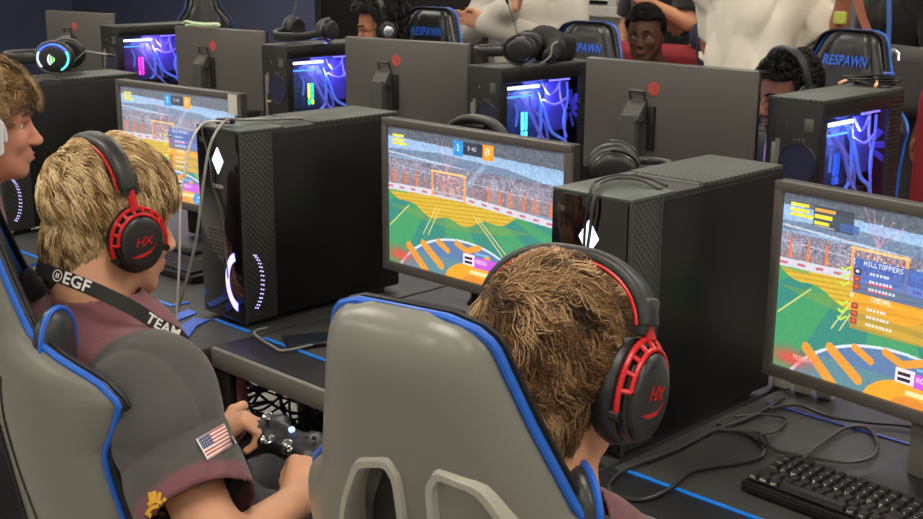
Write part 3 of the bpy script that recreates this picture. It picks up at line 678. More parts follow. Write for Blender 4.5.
# white paper label on the left monitor's corner
MB().box((MW / 2 - 0.022, -0.0075, 0.111 + MH - 0.03), (0.036, 0.001, 0.055)).obj('paper_label', mat('white paper', (205, 203, 196), 0.8), m1)

def back_monitor(x, y, rz, ztop, wdt, label, mark=0):
    t = thing('monitor', label, 'monitor', (x, y, DZ), rz, 'monitors of the far row seen from behind')
    hgt = 0.335; zt = ztop - DZ; zc = zt - hgt / 2
    # shell with softly rounded back
    MB().box((wdt / 2, 0.012, zc), (wdt, 0.020, hgt), 0.005).obj('back_shell', back_m, t)
    MB().box((wdt / 2, 0.026, zc), (wdt + 0.002, 0.010, hgt + 0.002), 0.003).obj('front_rim', mat('black monitor rim', (16, 16, 16), 0.4), t)
    MB().box((wdt / 2, 0.0315, zc), (wdt - 0.02, 0.002, hgt - 0.02)).obj('screen', mat('far screen glow', (120, 140, 170), 0.3, emit=0.5), t)
    sx = wdt * 0.345; sz = zt - 0.14
    st = MB()
    st.box((sx, -0.038, (sz - 0.01) / 2), (0.052, 0.028, sz - 0.01), 0.004)
    st.prism([(-0.052, sz - 0.028), (-0.002, sz + 0.032), (0.004, sz + 0.032), (0.004, sz - 0.028)], sx - 0.032, sx + 0.032, basis((0, 1, 0), (0, 0, 1), (1, 0, 0)))
    st.obj('stand', mat('dark grey stand', (70, 70, 68), 0.4), t)
    h = MB().tube([(sx - 0.026, -0.004, sz + 0.03), (sx - 0.026, -0.010, sz + 0.056), (sx + 0.026, -0.010, sz + 0.056), (sx + 0.026, -0.004, sz + 0.03)], 0.0035, 6); h.obj('carry_loop', mat('black loop', (22, 22, 22), 0.4), t)
    MB().box((sx + 0.050, -0.002, sz - 0.05), (0.024, 0.012, 0.13), 0.003).obj('painted_arm_shadow', mat('black slot', (14, 14, 14), 0.6), t)  # dark bar standing in for shade beside the stand arm
    MB().box((sx + 0.004, -0.005, 0.007), (0.20, 0.19, 0.012), 0.004).obj('base', mat('dark grey stand', (70, 70, 68), 0.4), t)
    r = MB(); ex, ez = sx + 0.052, sz + 0.066
    r.lathe([(0.020, 0), (0.020, 0.0015)], 20, T(ex, 0.003, ez) @ Rx(90)).box((ex + 0.002, 0.0028, ez - 0.020), (0.020, 0.0016, 0.006)).box((ex + 0.006, 0.0028, ez - 0.012), (0.008, 0.0016, 0.014))
    r.obj('emblem', mat('coral red emblem', (214, 88, 82) if mark == 0 else (150, 60, 62), 0.5), t)
    r = MB(); r.tube([(ex + 0.008 * math.cos(R(a)), 0.0008, ez + 0.008 * math.sin(R(a))) for a in range(-120, 170, 24)], 0.0012, 5).obj('emblem_line', back_m, t)
    return t
b3 = back_monitor(-1.203, 1.362, 0, 1.272, 0.590, 'back of a grey monitor with a bright coral emblem, beside the right far tower')
b2 = back_monitor(-2.452, 1.464, R(8.6), 1.262, 0.575, 'back of a grey monitor with a red emblem, in front of the curly-haired player', 1)
b1 = back_monitor(-3.645, 1.484, R(7.3), 1.245, 0.562, 'back of a grey monitor left of the tower with green and yellow lights', 1)
b0 = back_monitor(-5.14, 1.636, R(9), 1.25, 0.55, 'back of a dark monitor farthest left, behind the glowing headset', 1)
# ------------------------------------------------------------------ gaming chairs
REC, CCV = 0.15, 0.107
WN = np.array([(0, .235), (.08, .25), (.20, .262), (.30, .252), (.339, .254), (.39, .256), (.425, .264), (.455, .250), (.488, .205), (.515, .172), (.56, .156), (.62, .134), (.68, .114), (.705, .106), (.722, .096), (.734, .076), (.742, .040)])
def chair_w(v): return float(np.interp(v, WN[:, 0], WN[:, 1]))
def chair_pt(u, v, off=0.0, sc=1.0):
    """point of the backrest sheet; off > 0 towards the sitter"""
    u_ = u * sc; y = -math.sin(REC) * v + CCV * u * u / .0625 + off * math.cos(REC)
    return Vector((u_, y, .50 + math.cos(REC) * v + off * math.sin(REC)))
leather_back = mat('grey leather back', (122, 122, 114), 0.30, bump=0.10, scale=260, vary=0.05, vscale=4)
leather_black = mat('black leather front', (36, 36, 37), 0.30, bump=0.12, scale=260)
piping_m = mat('blue piping', (28, 98, 205), 0.45)
def pillow(sgn, thick, inset, v0=0.0, v1=0.742, sc=1.0, nv=90, ns=44, groove=0.0):
    """closed half of the backrest: sgn=-1 outer side, +1 sitter side"""
    V = []; F = []
    vs = [v0 + (v1 - v0) * i / (nv - 1) for i in range(nv)]
    for i, v in enumerate(vs):
        w_ = max(chair_w(v) - inset, 0.006)
        ev = min(1.0, (v1 - v) / .07, (v - v0) / .05 + .0); ev = max(ev, 0.0); ev = math.sqrt(1 - (1 - ev) ** 2)
        for j in range(ns):
            s = -1 + 2 * j / (ns - 1); s = math.copysign(1 - (1 - abs(s)) ** 1.35, s)
            pr = (1 - abs(s) ** 5) ** 0.6 * ev
            g = 0
            if groove:
                for c0 in (.60,): g -= groove * math.exp(-((abs(s) - c0) / .05) ** 2)
            off = thick * pr + g * pr
            V.append(chair_pt(s * w_, v, sgn * (0.004 + off), sc))
    n = len(V)
    for i in range(nv - 1):
        for j in range(ns - 1):
            a = i * ns + j; F.append((a, a + 1, a + ns + 1, a + ns) if sgn > 0 else (a, a + ns, a + ns + 1, a + 1))
    # closing sheet at the rim plane
    for i, v in enumerate(vs):
        w_ = max(chair_w(v) - inset, 0.006)
        for j in range(ns):
            s = -1 + 2 * j / (ns - 1); s = math.copysign(1 - (1 - abs(s)) ** 1.35, s); V.append(chair_pt(s * w_, v, -sgn * 0.001, sc))
    for i in range(nv - 1):
        for j in range(ns - 1):
            a = n + i * ns + j; F.append((a, a + ns, a + ns + 1, a + 1) if sgn > 0 else (a, a + 1, a + ns + 1, a + ns))
    ring = [j for j in range(ns)] + [i * ns + ns - 1 for i in range(1, nv)] + [(nv - 1) * ns + j for j in range(ns - 2, -1, -1)] + [i * ns for i in range(nv - 2, 0, -1)]
    for k in range(len(ring)):
        a, b = ring[k], ring[(k + 1) % len(ring)]; F.append((b, a, n + a, n + b) if sgn > 0 else (a, b, n + b, n + a))
    return V, F
SLOT_O = [(.010, .562), (.026, .588), (.078, .572), (.112, .510), (.132, .450), (.132, .405), (.120, .395), (.022, .395), (.010, .41)]
def inset_poly(P, d):
    cx = sum(p[0] for p in P) / len(P); cy = sum(p[1] for p in P) / len(P); out = []
    n = len(P)
    for i in range(n):
        a = Vector(P[i - 1]); b = Vector(P[i]); c = Vector(P[(i + 1) % n]); e1 = (b - a).normalized(); e2 = (c - b).normalized()
        n1 = Vector((-e1.y, e1.x)); n2 = Vector((-e2.y, e2.x)); m_ = (n1 + n2).normalized(); k = d / max(0.4, m_.dot(n1)); q = b + m_ * k
        if (q - Vector((cx, cy))).length > (b - Vector((cx, cy))).length: q = b - m_ * k
        out.append((q.x, q.y))
    return out
WN_B = WN.copy()
WN_A = np.array([(0, .235), (.08, .25), (.20, .262), (.30, .252), (.339, .254), (.39, .280), (.433, .296), (.465, .272), (.495, .205), (.519, .168), (.56, .152), (.62, .132), (.68, .112), (.705, .100), (.722, .088), (.734, .066), (.742, .030)])
def gaming_chair(label, loc, rz, rec=0.15, wn=None, **kw):
    global REC, WN
    REC = rec; WN = WN_B if wn is None else wn; t = _gaming_chair(label, loc, rz, **kw); REC = 0.15; WN = WN_B; return t
def _gaming_chair(label, loc, rz, slots=True, seams=True, text=False, sc=1.0, strap=True, group=None, trim=True, u0=0.0, thin=False, wings=True):
    t = thing('gaming_chair', label, 'chair', loc, rz, group)
    V, F = pillow(-1, 0.040, 0.004, sc=sc); back = MB().add(V, F).obj('backrest_shell', leather_back, t, True, 60)
    V, F = pillow(+1, 0.018 if thin else 0.045, 0.010, sc=sc, nv=60, ns=30, groove=0.004 if thin else 0.014); front = MB().add(V, F).obj('backrest_cushion', leather_black, t, True, 60)
    rim = [chair_pt(-chair_w(v), v, 0, sc) for v in np.linspace(0, .738, 70)] + [chair_pt(chair_w(v), v, 0, sc) for v in np.linspace(.738, 0, 70)]
    if trim: MB().tube(rim, 0.0055, 8).obj('piping', piping_m, t)
    if trim: MB().tube([p + Vector((0, 0.014 if thin else 0.030, 0.002)) for p in rim], 0.004, 6).obj('front_piping', mat('black piping', (22, 22, 24), 0.5), t)
    band = MB(); A = [p + Vector((0, 0.0, 0)) for p in rim]; B = [p + Vector((0, 0.014 if thin else 0.030, 0.002)) for p in rim]; band.strip(A, B); band.obj('side_band', leather_black, t)
    if slots:
        for sg in (-1, 1):
            O = [(sg * (u + .002) + u0, v) for u, v in SLOT_O]; I = inset_poly(O, 0.0155)
            def fine(P):
                out = []
                for i in range(len(P)):
                    a, b = P[i], P[(i + 1) % len(P)]
                    for k in range(5): out.append((a[0] + (b[0] - a[0]) * k / 5, a[1] + (b[1] - a[1]) * k / 5))
                # round the corners
                for _ in range(1): out = [((out[i - 1][0] + 2 * out[i][0] + out[(i + 1) % len(out)][0]) / 4, (out[i - 1][1] + 2 * out[i][1] + out[(i + 1) % len(out)][1]) / 4) for i in range(len(out))]
                return out
            Of, If = fine(O), fine(I); n = len(Of); Md = [((a[0] + b[0]) / 2, (a[1] + b[1]) / 2) for a, b in zip(Of, If)]
            rings = [[chair_pt(u, v, -0.034, sc) for u, v in Of], [chair_pt(u, v, -0.051, sc) for u, v in [((a[0] * .75 + b[0] * .25), (a[1] * .75 + b[1] * .25)) for a, b in zip(Of, If)]], [chair_pt(u, v, -0.051, sc) for u, v in [((a[0] * .25 + b[0] * .75), (a[1] * .25 + b[1] * .75)) for a, b in zip(Of, If)]], [chair_pt(u, v, -0.040, sc) for u, v in If], [chair_pt(u, v, 0.006, sc) for u, v in If]]
            m = MB(); V = [p for r_ in rings for p in r_]; F = []
            for i in range(len(rings) - 1):
                for k in range(n): F.append((i * n + k, i * n + (k + 1) % n, (i + 1) * n + (k + 1) % n, (i + 1) * n + k))
            m.add(V, F); m.obj('slot_frame', mat('grey plastic slot frame', (168, 166, 155), 0.42), t, True, 40)
            c = MB(); V = [chair_pt(u, v, -0.09, sc) for u, v in Of] + [chair_pt(u, v, 0.002, sc) for u, v in Of]
            cc = [((a[0] * .5 + b[0] * .5), (a[1] * .5 + b[1] * .5)) for a, b in zip(Of, If)]
            V = [chair_pt(u, v, -0.09, sc) for u, v in cc] + [chair_pt(u, v, 0.0, sc) for u, v in cc]
            c.add(V, [tuple(range(n)), tuple(range(2 * n - 1, n - 1, -1))] + [(k, k + n, (k + 1) % n + n, (k + 1) % n) for k in range(n)])
            cut_shell(back, c)
            fl = MB(); fl.add([chair_pt(u, v, 0.001, sc) for u, v in If], [tuple(range(n))]); fl.obj('slot_back', mat('black slot lining', (24, 24, 25), 0.4), t)
        if strap:
            st = MB()
            pth = crv([chair_pt(-.040, .555, -.012, sc), chair_pt(-.045, .52, -.035, sc), chair_pt(-.030, .48, -.058, sc), chair_pt(.0, .455, -.072, sc), chair_pt(.04, .44, -.072, sc), chair_pt(.08, .45, -.055, sc)], 8)
            A = [p + Vector((-.004, 0, .012)) for p in pth]; B = [p + Vector((.004, 0, -.012)) for p in pth]
            A2 = [p + Vector((0, -.0025, 0)) for p in A]; B2 = [p + Vector((0, -.0025, 0)) for p in B]
            st.strip(A2, B2); st.strip(B, A); st.strip(A, A2); st.strip(B2, B); st.obj('strap', mat('dark grey strap', (62, 62, 60), 0.6), t)
            MB().box((0, 0, 0), (0.030, 0.006, 0.034), 0.002, T(*chair_pt(.015, .450, -.076, sc)) @ Ry(28)).obj('buckle', mat('black buckle', (22, 22, 22), 0.3), t)
    if seams:
        for sg in (-1, 1):
            P_ = [chair_pt(sg * u, v, -o, sc) for u, v, o in ((.135, .69 - .24, .0435), (.105, .38, .0445), (.10, .30, .0445), (.115, .22, .0445), (.14, .12, .0440), (.15, .03, .036))]
            MB().tube(crv(P_, 8), 0.0022, 6).obj('seam', mat('dark seam', (48, 48, 46), 0.7), t)
            P_ = [chair_pt(sg * u, v, -o, sc) for u, v, o in ((.05, .34, .0445), (.052, .25, .0445), (.065, .12, .0445))]
            MB().tube(crv(P_, 8), [0.006] * 17, 6).obj('zip', mat('black zip', (24, 24, 24), 0.5), t)
    # shoulder wings that reach round the sitter
    for sg in ((-1, 1) if trim and wings else ()):
        c = chair_pt(sg * (.125 + .028 * (sg > 0)), .490, .038, sc)
        s = SDF(); q = Rz(sg * -38).to_3x3(); s.ell(c, (.046, .026, .058), M=np.array(q)); s.cap(c - Vector((0, 0.01, .03)), chair_pt(sg * .215, .33, .045, sc), .028, .032, k=.03)
        sdf_obj('shoulder_wing', s, 0.006, mat('dark leather wing', (48, 49, 50), 0.32, bump=0.1, scale=260), t)
        lp = [Vector(c) + q @ Vector((-0*0 + .045 * math.cos(a), .008, .057 * math.sin(a))) for a in [R(x) for x in range(-50, 235, 19)]] if sg > 0 else [Vector(c) + q @ Vector((-.045 * math.cos(a), .008, .057 * math.sin(a))) for a in [R(x) for x in range(-50, 235, 19)]]
        MB().tube(crv(lp, 4), 0.0045, 6).obj('piping', mat('blue piping', (28, 98, 205), 0.45), t)
    # seat, arms, column and star base
    s = SDF(); s.box((0, .26, .455), (.255, .26, .050), .045); s.cap((-.225, .06, .475), (-.225, .48, .470), .042, k=.03); s.cap((.225, .06, .475), (.225, .48, .470), .042, k=.03)
    sdf_obj('seat', s, 0.010, leather_black, t)
    for sg in (-1, 1):
        MB().box((sg * .315, .20, .655), (.085, .26, .028), .012).obj('armrest', mat('black armrest pad', (26, 26, 27), 0.5), t)
        MB().tube(crv([(sg * .20, .24, .41), (sg * .30, .23, .42), (sg * .315, .22, .50), (sg * .315, .22, .64)], 5), 0.017, 8).obj('arm_bracket', blackm, t)
    dz_ = -loc[2]; MB().tube([(0, .24, .10 + dz_), (0, .24, .41)], 0.028, 16).box((0, .24, .395), (.20, .26, .03), .006).obj('gas_column', blackm, t)
    b = MB(); w_ = MB()
    for k in range(5):
        a = R(72 * k + 18); b.tube([(0, .24, .115), (.30 * math.cos(a), .24 + .30 * math.sin(a), .085)], [.034, .020], 8)
        w_.tube([(.30 * math.cos(a) - .022 * math.sin(a), .24 + .30 * math.sin(a) + .022 * math.cos(a), .031), (.30 * math.cos(a) + .022 * math.sin(a), .24 + .30 * math.sin(a) - .022 * math.cos(a), .031)], .030, 14)
        w_.tube([(.30 * math.cos(a), .24 + .30 * math.sin(a), .05), (.30 * math.cos(a), .24 + .30 * math.sin(a), .09)], .008, 8)
    b.obj('star_base', blackm, t, loc=(0, 0, dz_)); w_.obj('casters', mat('black caster', (22, 22, 22), 0.5), t, loc=(0, 0, dz_))
    if text:
        V, F = text_geo('RESPAWN', 0.050, 0.0, True, spacing=1.02); W_ = []
        for x, y, z in V:
            xs = x * 0.80 + y * 0.10; vv = .625 + y / 1.0; off = .0505 * 1.0; W_.append(chair_pt(-xs / sc, vv, off + .004, sc))
        MB().add(W_, F).obj('lettering', mat('blue stitched letters', (46, 104, 215), 0.5, emit=0.0), t, False)
    return t
def cut_shell(obj, cutter):
    c = cutter.obj('cut', None, None, False); md = obj.modifiers.new('b', 'BOOLEAN'); md.object = c; md.operation = 'DIFFERENCE'; md.solver = 'EXACT'
    dg = bpy.context.evaluated_depsgraph_get(); dg.update(); pm = obj.matrix_basis
    c.parent = obj.parent; dg.update()
    me = bpy.data.meshes.new_from_object(obj.evaluated_get(dg)); obj.modifiers.clear(); obj.data = me
    me.set_sharp_from_angle(angle=R(60))
    bpy.data.objects.remove(c)
chB = gaming_chair('grey-backed gaming chair with blue piping and two open slots, in the centre foreground', (.231, -.616, 0), .198, rec=.171, u0=.027, thin=True)
chA = gaming_chair('grey-backed gaming chair with blue piping at the left edge, behind the blond player', (-.717, -.645, 0), -.432, rec=.16, wn=WN_A, thin=True, u0=-.03, strap=False)
chC = gaming_chair('dark gaming chair behind the player with the white headset, mostly hidden', (-1.53, -.74, -.10), -.35, trim=False, slots=False, strap=False, seams=False)
def rear_chair(label, topx, y, ztop, sc, deg=180, text=True, wings=True):
    # place by the top of the backrest
    lean = math.sin(REC) * .742
    a = R(deg); ox, oy = -math.sin(a) * -lean, math.cos(a) * -lean
    return gaming_chair(label, (topx - ox, y - oy, ztop - (.50 + math.cos(REC) * .742)), a, slots=False, seams=False, text=text, sc=sc, wings=wings, strap=False, group='far row gaming chairs with blue stitched brand on the headrest')
chH = rear_chair('black gaming chair with blue stitched headrest lettering at right behind a far player', -.925, 2.55, 1.318, 1.25, 172)
chE = rear_chair('empty black gaming chair with blue stitched headrest lettering, beside the boy watching from behind', -2.10, 2.52, 1.295, 1.25, 186)
chD = rear_chair('black gaming chair with blue edge behind the curly-haired player', -2.93, 2.42, 1.325, 1.3, 186)
chL = rear_chair('dark gaming chair far at left with one thin blue edge', -5.12, 2.62, 1.46, .6, 240, text=False, wings=False)
# ------------------------------------------------------------------ people: shared tools
def v3(*a): return np.array(a, float)
def head_frame(c, yaw, pitch, roll=0.0, sc=1.0):
    """x right, y forward, z up of a head whose ears' midpoint is c; pitch > 0 looks down"""
    return T(*c) @ Rz(yaw) @ Rx(-pitch) @ Ry(roll) @ Matrix.Scale(sc, 4)
def head_prims(s, M, sc=1.0, neck_to=None, jaw=1.0):
    Q = np.array((M.to_3x3().normalized()))
    L = lambda *p: np.array(M @ Vector(p)); S = sc
    def e(c, r, k=.02, op='add', rot=None):
        q = Q if rot is None else Q @ np.array(rot.to_3x3()); s.ell(L(*c), np.array(r) * S, k * S, op, M=q)
    def c(a, b, r1, r2=None, k=.015, op='add'): s.cap(L(*a), L(*b), r1 * S, (r1 if r2 is None else r2) * S, k * S, op)
    e((0, -.014, .048), (.076, .098, .094)); e((0, .030, .005), (.066, .066, .085), .03); e((0, .040, -.050), (.052, .050, .058), .03)
    for x in (-1, 1):
        c((x * .055, .005, -.035), (x * .022, .072, -.092), .016, .014, .03)                # jaw line
        e((x * .036, .068, -.022), (.022, .020, .020), .02)                                   # cheek
        e((x * .031, .088, .012), (.017, .014, .012), .008, 'sub')                            # eye socket
        c((x * .014, .090, .030), (x * .046, .078, .030), .0075, .006, .010)                  # brow
        c((x * .022, .082, .019), (x * .041, .078, .018), .0055, .0045, .004); c((x * .022, .080, .004), (x * .041, .077, .005), .0045, .004, .004)   # lids
        e((x * .078, -.008, -.004), (.008, .018, .031), .006, rot=Matrix.Rotation(R(-14 * 1), 4, 'X')); e((x * .084, -.004, .002), (.006, .009, .018), .004, 'sub')
        e((x * .012, .108, -.029), (.008, .010, .007), .006)                                  # nostril wing
    c((0, .086, .022), (0, .112, -.020), .009, .011, .012); e((0, .116, -.025), (.010, .010, .009), .008)
    e((0, .078, -.094), (.020, .016, .016), .015); e((0, .086, -.058), (.026, .016, .020), .015)
    c((-.018, .097, -.053), (.018, .097, -.053), .0052, .0052, .005); c((-.014, .097, -.065), (.014, .097, -.065), .006, .006, .005); c((-.022, .104, -.0592), (.022, .104, -.0592), .0018, .0018, .003, 'sub')
    if neck_to is not None:
        n = np.array(neck_to); a = L(0, -.040, -.030); s.cap(a, n, .060 * S, .064 * S, .03); s.cap(L(0, .025, -.075), n + (a - n) * .25, .030 * S, .040 * S, .04)
def face_parts(parent, M, sc=1.0, lips=(150, 90, 80), brow=(60, 45, 30), gaze=(0, 0), eyes=True):
    for x in (-1, 1):
        if eyes:
            c = M @ Vector((x * .031, .0735, .012)); q = M.to_3x3().to_4x4()
            b = MB().lathe([(0.0001, -.0125)] + [(.0125 * math.cos(R(a)), .0125 * math.sin(R(a))) for a in range(-80, 81, 16)] + [(0.0001, .0125)], 16, T(*c) @ q @ Rx(-90)); e_ = b.obj('eyeball', mat('eye white', (206, 200, 192), 0.2), parent)
            i = M @ Vector((x * .031 + gaze[0], .0735 + .0112, .012 + gaze[1])); MB().lathe([(.0001, .0022), (.0055, .0012), (.0055, -.001)], 14, T(*i) @ q @ Rx(-90)).obj('iris', mat('dark iris', (30, 20, 16), 0.15), parent)
        MB().tube([M @ Vector(p) for p in crv([(x * .013, .101, .034), (x * .030, .096, .040), (x * .049, .081, .034)], 5)], [.0032, .0038, .004, .004, .004, .0038, .0036, .0034, .003, .0024, .0016][:11], 6).obj('eyebrow', mat('brow ' + str(brow), brow, 0.9), parent)
    m_ = MB(); m_.tube([M @ Vector(p) for p in crv([(-.021, .0985, -.058), (-.008, .1035, -.054), (0, .1030, -.0555), (.008, .1035, -.054), (.021, .0985, -.058)], 4)], [.0012 + .0022 * math.sin(math.pi * i / 16) for i in range(17)], 6)
    m_.tube([M @ Vector(p) for p in crv([(-.018, .0985, -.061), (0, .1040, -.0655), (.018, .0985, -.061)], 5)], [.0012 + .0028 * math.sin(math.pi * i / 10) for i in range(11)], 6)
    m_.obj('lips', mat('lips ' + str(lips), lips, 0.5), parent)
def hand_prims(s, wrist, d, n, thumb_side, curls, spread=0.0, thumb=None, sc=1.0, k=.006):
    """d: wrist to knuckles, n: out of the hand's back, thumb_side: +1/-1 along d x n; curls: per finger (base, mid, tip) degrees"""
    d = Vector(d).normalized(); n = Vector(n); n = (n - d * n.dot(d)).normalized(); t = d.cross(n) * thumb_side
    w_ = Vector(wrist)
    P = lambda a, b, c: np.array(w_ + (d * a + t * b + n * c) * sc)
    s.cap(P(-.01, 0, 0), P(.03, 0, 0), .025 * sc, .027 * sc, .02, flat=(*n, 1.25))
    for i in range(4):
        b = (.027, .009, -.009, -.026)[i]; s.cap(P(.015, b * .55, 0), P(.078 - .006 * abs(i - 1), b, .001), .017 * sc, .0115 * sc, .014)
    s.cap(P(.01, .014, -.006), P(.045, .030, -.012), .018 * sc, .014 * sc, .014)
    L = ((.042, .026, .020), (.046, .029, .021), (.042, .027, .021), (.033, .021, .018))
    for i in range(4):
        b = (.027, .009, -.009, -.026)[i]; p = w_ + (d * (.080 - .006 * abs(i - 1)) + t * b + n * .001) * sc
        ang = 0; r = (.0088, .0092, .0088, .0076)[i] * sc; side = spread * (1.5 - i) / 1.5
        dd = (d + t * side).normalized(); nn = n; r0 = r * 1.08
        for j in range(3):
            ang += curls[i][j]; a = R(ang); q = p + (dd * math.cos(a) - nn * math.sin(a)) * L[i][j] * sc
            s.cap(p, q, r0, r0 * .93, k if j == 0 else .004); p = q; r0 *= .93
    th = thumb or ((.045, .042, -.014), (.075, .050, -.016), (.098, .046, -.018))
    q0 = P(.018, .022, -.006)
    for j, a in enumerate(th):
        q1 = P(*a); s.cap(q0, q1, (.0145, .0118, .0105)[j] * sc, (.0118, .0108, .0096)[j] * sc, (.014, .006, .005)[j]); q0 = q1
def skin(name, col): return mat('skin ' + name, col, 0.5, bump=0.12, scale=240, vary=0.05, vscale=30, sss=0.12, spec=0.35)
def limbs(s, pts, rad, k=.03):
    for i in range(len(pts) - 1): s.cap(pts[i], pts[i + 1], rad[i], rad[i + 1], k)

# hair --------------------------------------------------------------
C0 = v3(0, -.015, .02)
ELL = [(v3(0, -.014, .048), v3(.079, .101, .097)), (v3(0, -.044, -.045), v3(.060, .066, .095)), (v3(0, .012, .045), v3(.073, .088, .088))]
def scalp_r(D):
    r = np.zeros(len(D))
    for c, e in ELL:
        o = (C0 - c) / e; d = D / e; A = (d * d).sum(1); B = (d @ o) * 2; Cc = (o @ o) - 1; disc = np.maximum(B * B - 4 * A * Cc, 0); r = np.maximum(r, (-B + np.sqrt(disc)) / (2 * A))
    return r
def hair_mask(P, line=.078, nape=-.085, side=.045, burn=-.01):
    """hair-bearing part of the scalp in head space"""
    x, y, z = P.T
    return ((z > line - .25 * np.maximum(0, np.abs(x) - .03)) & (y < .09)) | ((y < side) & (z > burn)) | ((y < -.022) & (z > nape + .2 * np.maximum(0, y + .075))) 
def hair(parent, M, n, length, whorl, cols, width=.0011, swirl=.7, lift=.012, curl=.0, clump=.5, grav=.6, seed=1, name='hair', short_low=.45, mask=None, segs=8, sc=1.0, rough=.50, wild=.0, grow=0.0, forward=0.0, band=True, bandtilt=-.32, gather=.65, per=22, tone=.30, front=1.0):
    g = np.random.default_rng(seed); W = np.array(whorl, float); W /= np.linalg.norm(W); mk = mask or hair_mask
    D = g.normal(size=(n * 4, 3)); D /= np.linalg.norm(D, axis=1)[:, None]; P = C0 + D * scalp_r(D)[:, None]; D = D[mk(P)][:n]; n = len(D)
    ph = g.uniform(0, 6.28, (3, 3)); K = [g.normal(size=(3, 3)) * 16, g.normal(size=(3, 3)) * 34, g.normal(size=(3, 3)) * 8]
    def field(X, i): return np.sin(X @ K[i].T + ph[i])
    root = D.copy(); P0 = C0 + D * scalp_r(D)[:, None]
    low = np.clip((.055 - P0[:, 2]) / .12, 0, 1)
    ln = length * (1 - (1 - short_low) * low) * g.uniform(.7, 1.15, n); lf = lift * (1 - .9 * low) * g.uniform(.5, 1.4, n) * (1 + (front - 1) * np.clip((P0[:, 1] - .015) / .03, 0, 1))
    rnd = g.normal(size=(n, 3)) * (.22 + wild * .3); pts = []; cph = g.uniform(0, 6.28, n) * .3 + field(root, 2)[:, 0] * 2.5
    for i in range(segs):
        f = i / (segs - 1)
        h = .0015 + lf * np.sin(min(1.0, f * 1.25 + .05) * math.pi * .62) + grow * f * (1 - low)
        Pq = C0 + D * scalp_r(D)[:, None]; h = np.where((Pq[:, 2] > .0), .0035 + (h - .0035) * (1 - .95 * np.exp(-((Pq[:, 1] - Pq[:, 2] * bandtilt - .002) / .022) ** 4)), h) if band else h; pts.append(C0 + D * (scalp_r(D) + h)[:, None])
        t = D - W; t -= (t * D).sum(1)[:, None] * D; dist = np.linalg.norm(t, axis=1)[:, None]; t /= dist + 1e-6
        s = np.cross(D, t); gz = np.array([0, forward, -1.0]) - (D @ np.array([0, forward, -1.0]))[:, None] * D
        near = np.exp(-(dist / .55) ** 2)
        fl = t + s * swirl * near + gz * grav * (1 - near) + field(root, 0) * clump * .5 + field(root, 1) * clump * .35 + rnd * (.4 + f)
        if curl: fl += (np.cos(f * 9 + cph)[:, None] * s + np.sin(f * 9 + cph)[:, None] * t) * curl * 1.4
        fl -= (fl * D).sum(1)[:, None] * D; fl /= np.linalg.norm(fl, axis=1)[:, None] + 1e-6
        D = D + fl * (ln / (segs - 1) / scalp_r(D))[:, None]; D /= np.linalg.norm(D, axis=1)[:, None]
    X = np.stack(pts, 1)                                                   # n, segs, 3
    nc = max(40, n // per); cid = np.empty(n, int)
    for i in range(0, n, 2000): cid[i:i + 2000] = np.argmax(root[i:i + 2000] @ root[:nc].T, 1)
    wgt = (np.linspace(0, 1, segs) ** 1.2 * gather)[None, :, None]; X = X * (1 - wgt) + (X[cid] + (X - X[cid]) * .18) * wgt
    if band:
        for kk in range(segs):
            q_ = X[:, kk] - C0; rr_ = np.linalg.norm(q_, axis=1); dd_ = q_ / rr_[:, None]; sr = scalp_r(dd_); Pq = C0 + dd_ * sr[:, None]
            ex = np.exp(-((Pq[:, 1] - Pq[:, 2] * bandtilt) / .022) ** 4) * (Pq[:, 2] > -.01); hh = (rr_ - sr); X[:, kk] = C0 + dd_ * (sr + np.where(hh > .004, .004 + (hh - .004) * (1 - .95 * ex), hh))[:, None]
    Tn = np.gradient(X, axis=1); Tn /= np.linalg.norm(Tn, axis=2)[..., None] + 1e-9
    N_ = X - C0; S_ = np.cross(Tn, N_); S_ /= np.linalg.norm(S_, axis=2)[..., None] + 1e-9; U_ = np.cross(S_, Tn)
    wd = width * np.array([.8, 1.1, 1.1, 1.1, 1.0, .9, .7, .25, .2, .2])[:segs]
    if segs > 8: wd = width * np.concatenate([np.full(segs - 2, 1.0), [.7, .2]])
    R3 = [X + S_ * wd[None, :, None], X - S_ * wd[None, :, None], X + U_ * wd[None, :, None] * .9]
    V = np.stack(R3, 2).reshape(-1, 3)
    V = V @ np.array(M.to_3x3()).T + np.array(M.translation)
    b = np.arange(n)[:, None, None] * segs * 3 + np.arange(segs - 1)[None, :, None] * 3; k_ = np.array([0, 1, 2])[None, None]
    F = np.stack([b + k_, b + (k_ + 1) % 3, b + 3 + (k_ + 1) % 3, b + 3 + k_], -1).reshape(-1, 4)
    cl = np.array([[lin(c) for c in q] for q in cols]); m = len(cols)
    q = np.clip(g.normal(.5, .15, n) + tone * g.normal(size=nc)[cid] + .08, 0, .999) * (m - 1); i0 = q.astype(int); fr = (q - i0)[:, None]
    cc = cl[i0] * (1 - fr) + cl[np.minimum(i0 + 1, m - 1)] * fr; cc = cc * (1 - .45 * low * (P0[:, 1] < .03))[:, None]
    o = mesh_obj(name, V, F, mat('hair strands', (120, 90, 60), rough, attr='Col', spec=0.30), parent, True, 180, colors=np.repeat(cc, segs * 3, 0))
    # close under-layer
    nu, nv = 96, 64; th, phi = np.meshgrid(np.linspace(0, 2 * math.pi, nu, endpoint=False), np.linspace(.02, math.pi - .02, nv)); D = np.stack([np.sin(phi) * np.cos(th), np.sin(phi) * np.sin(th), np.cos(phi)], -1).reshape(-1, 3)
    P = C0 + D * (scalp_r(D) + .0030)[:, None]; ok = mk(P); V = P @ np.array(M.to_3x3()).T + np.array(M.translation); F = []
    for j in range(nv - 1):
        for i in range(nu):
            q = (j * nu + i, j * nu + (i + 1) % nu, (j + 1) * nu + (i + 1) % nu, (j + 1) * nu + i)
            if all(ok[x] for x in q): F.append(q)
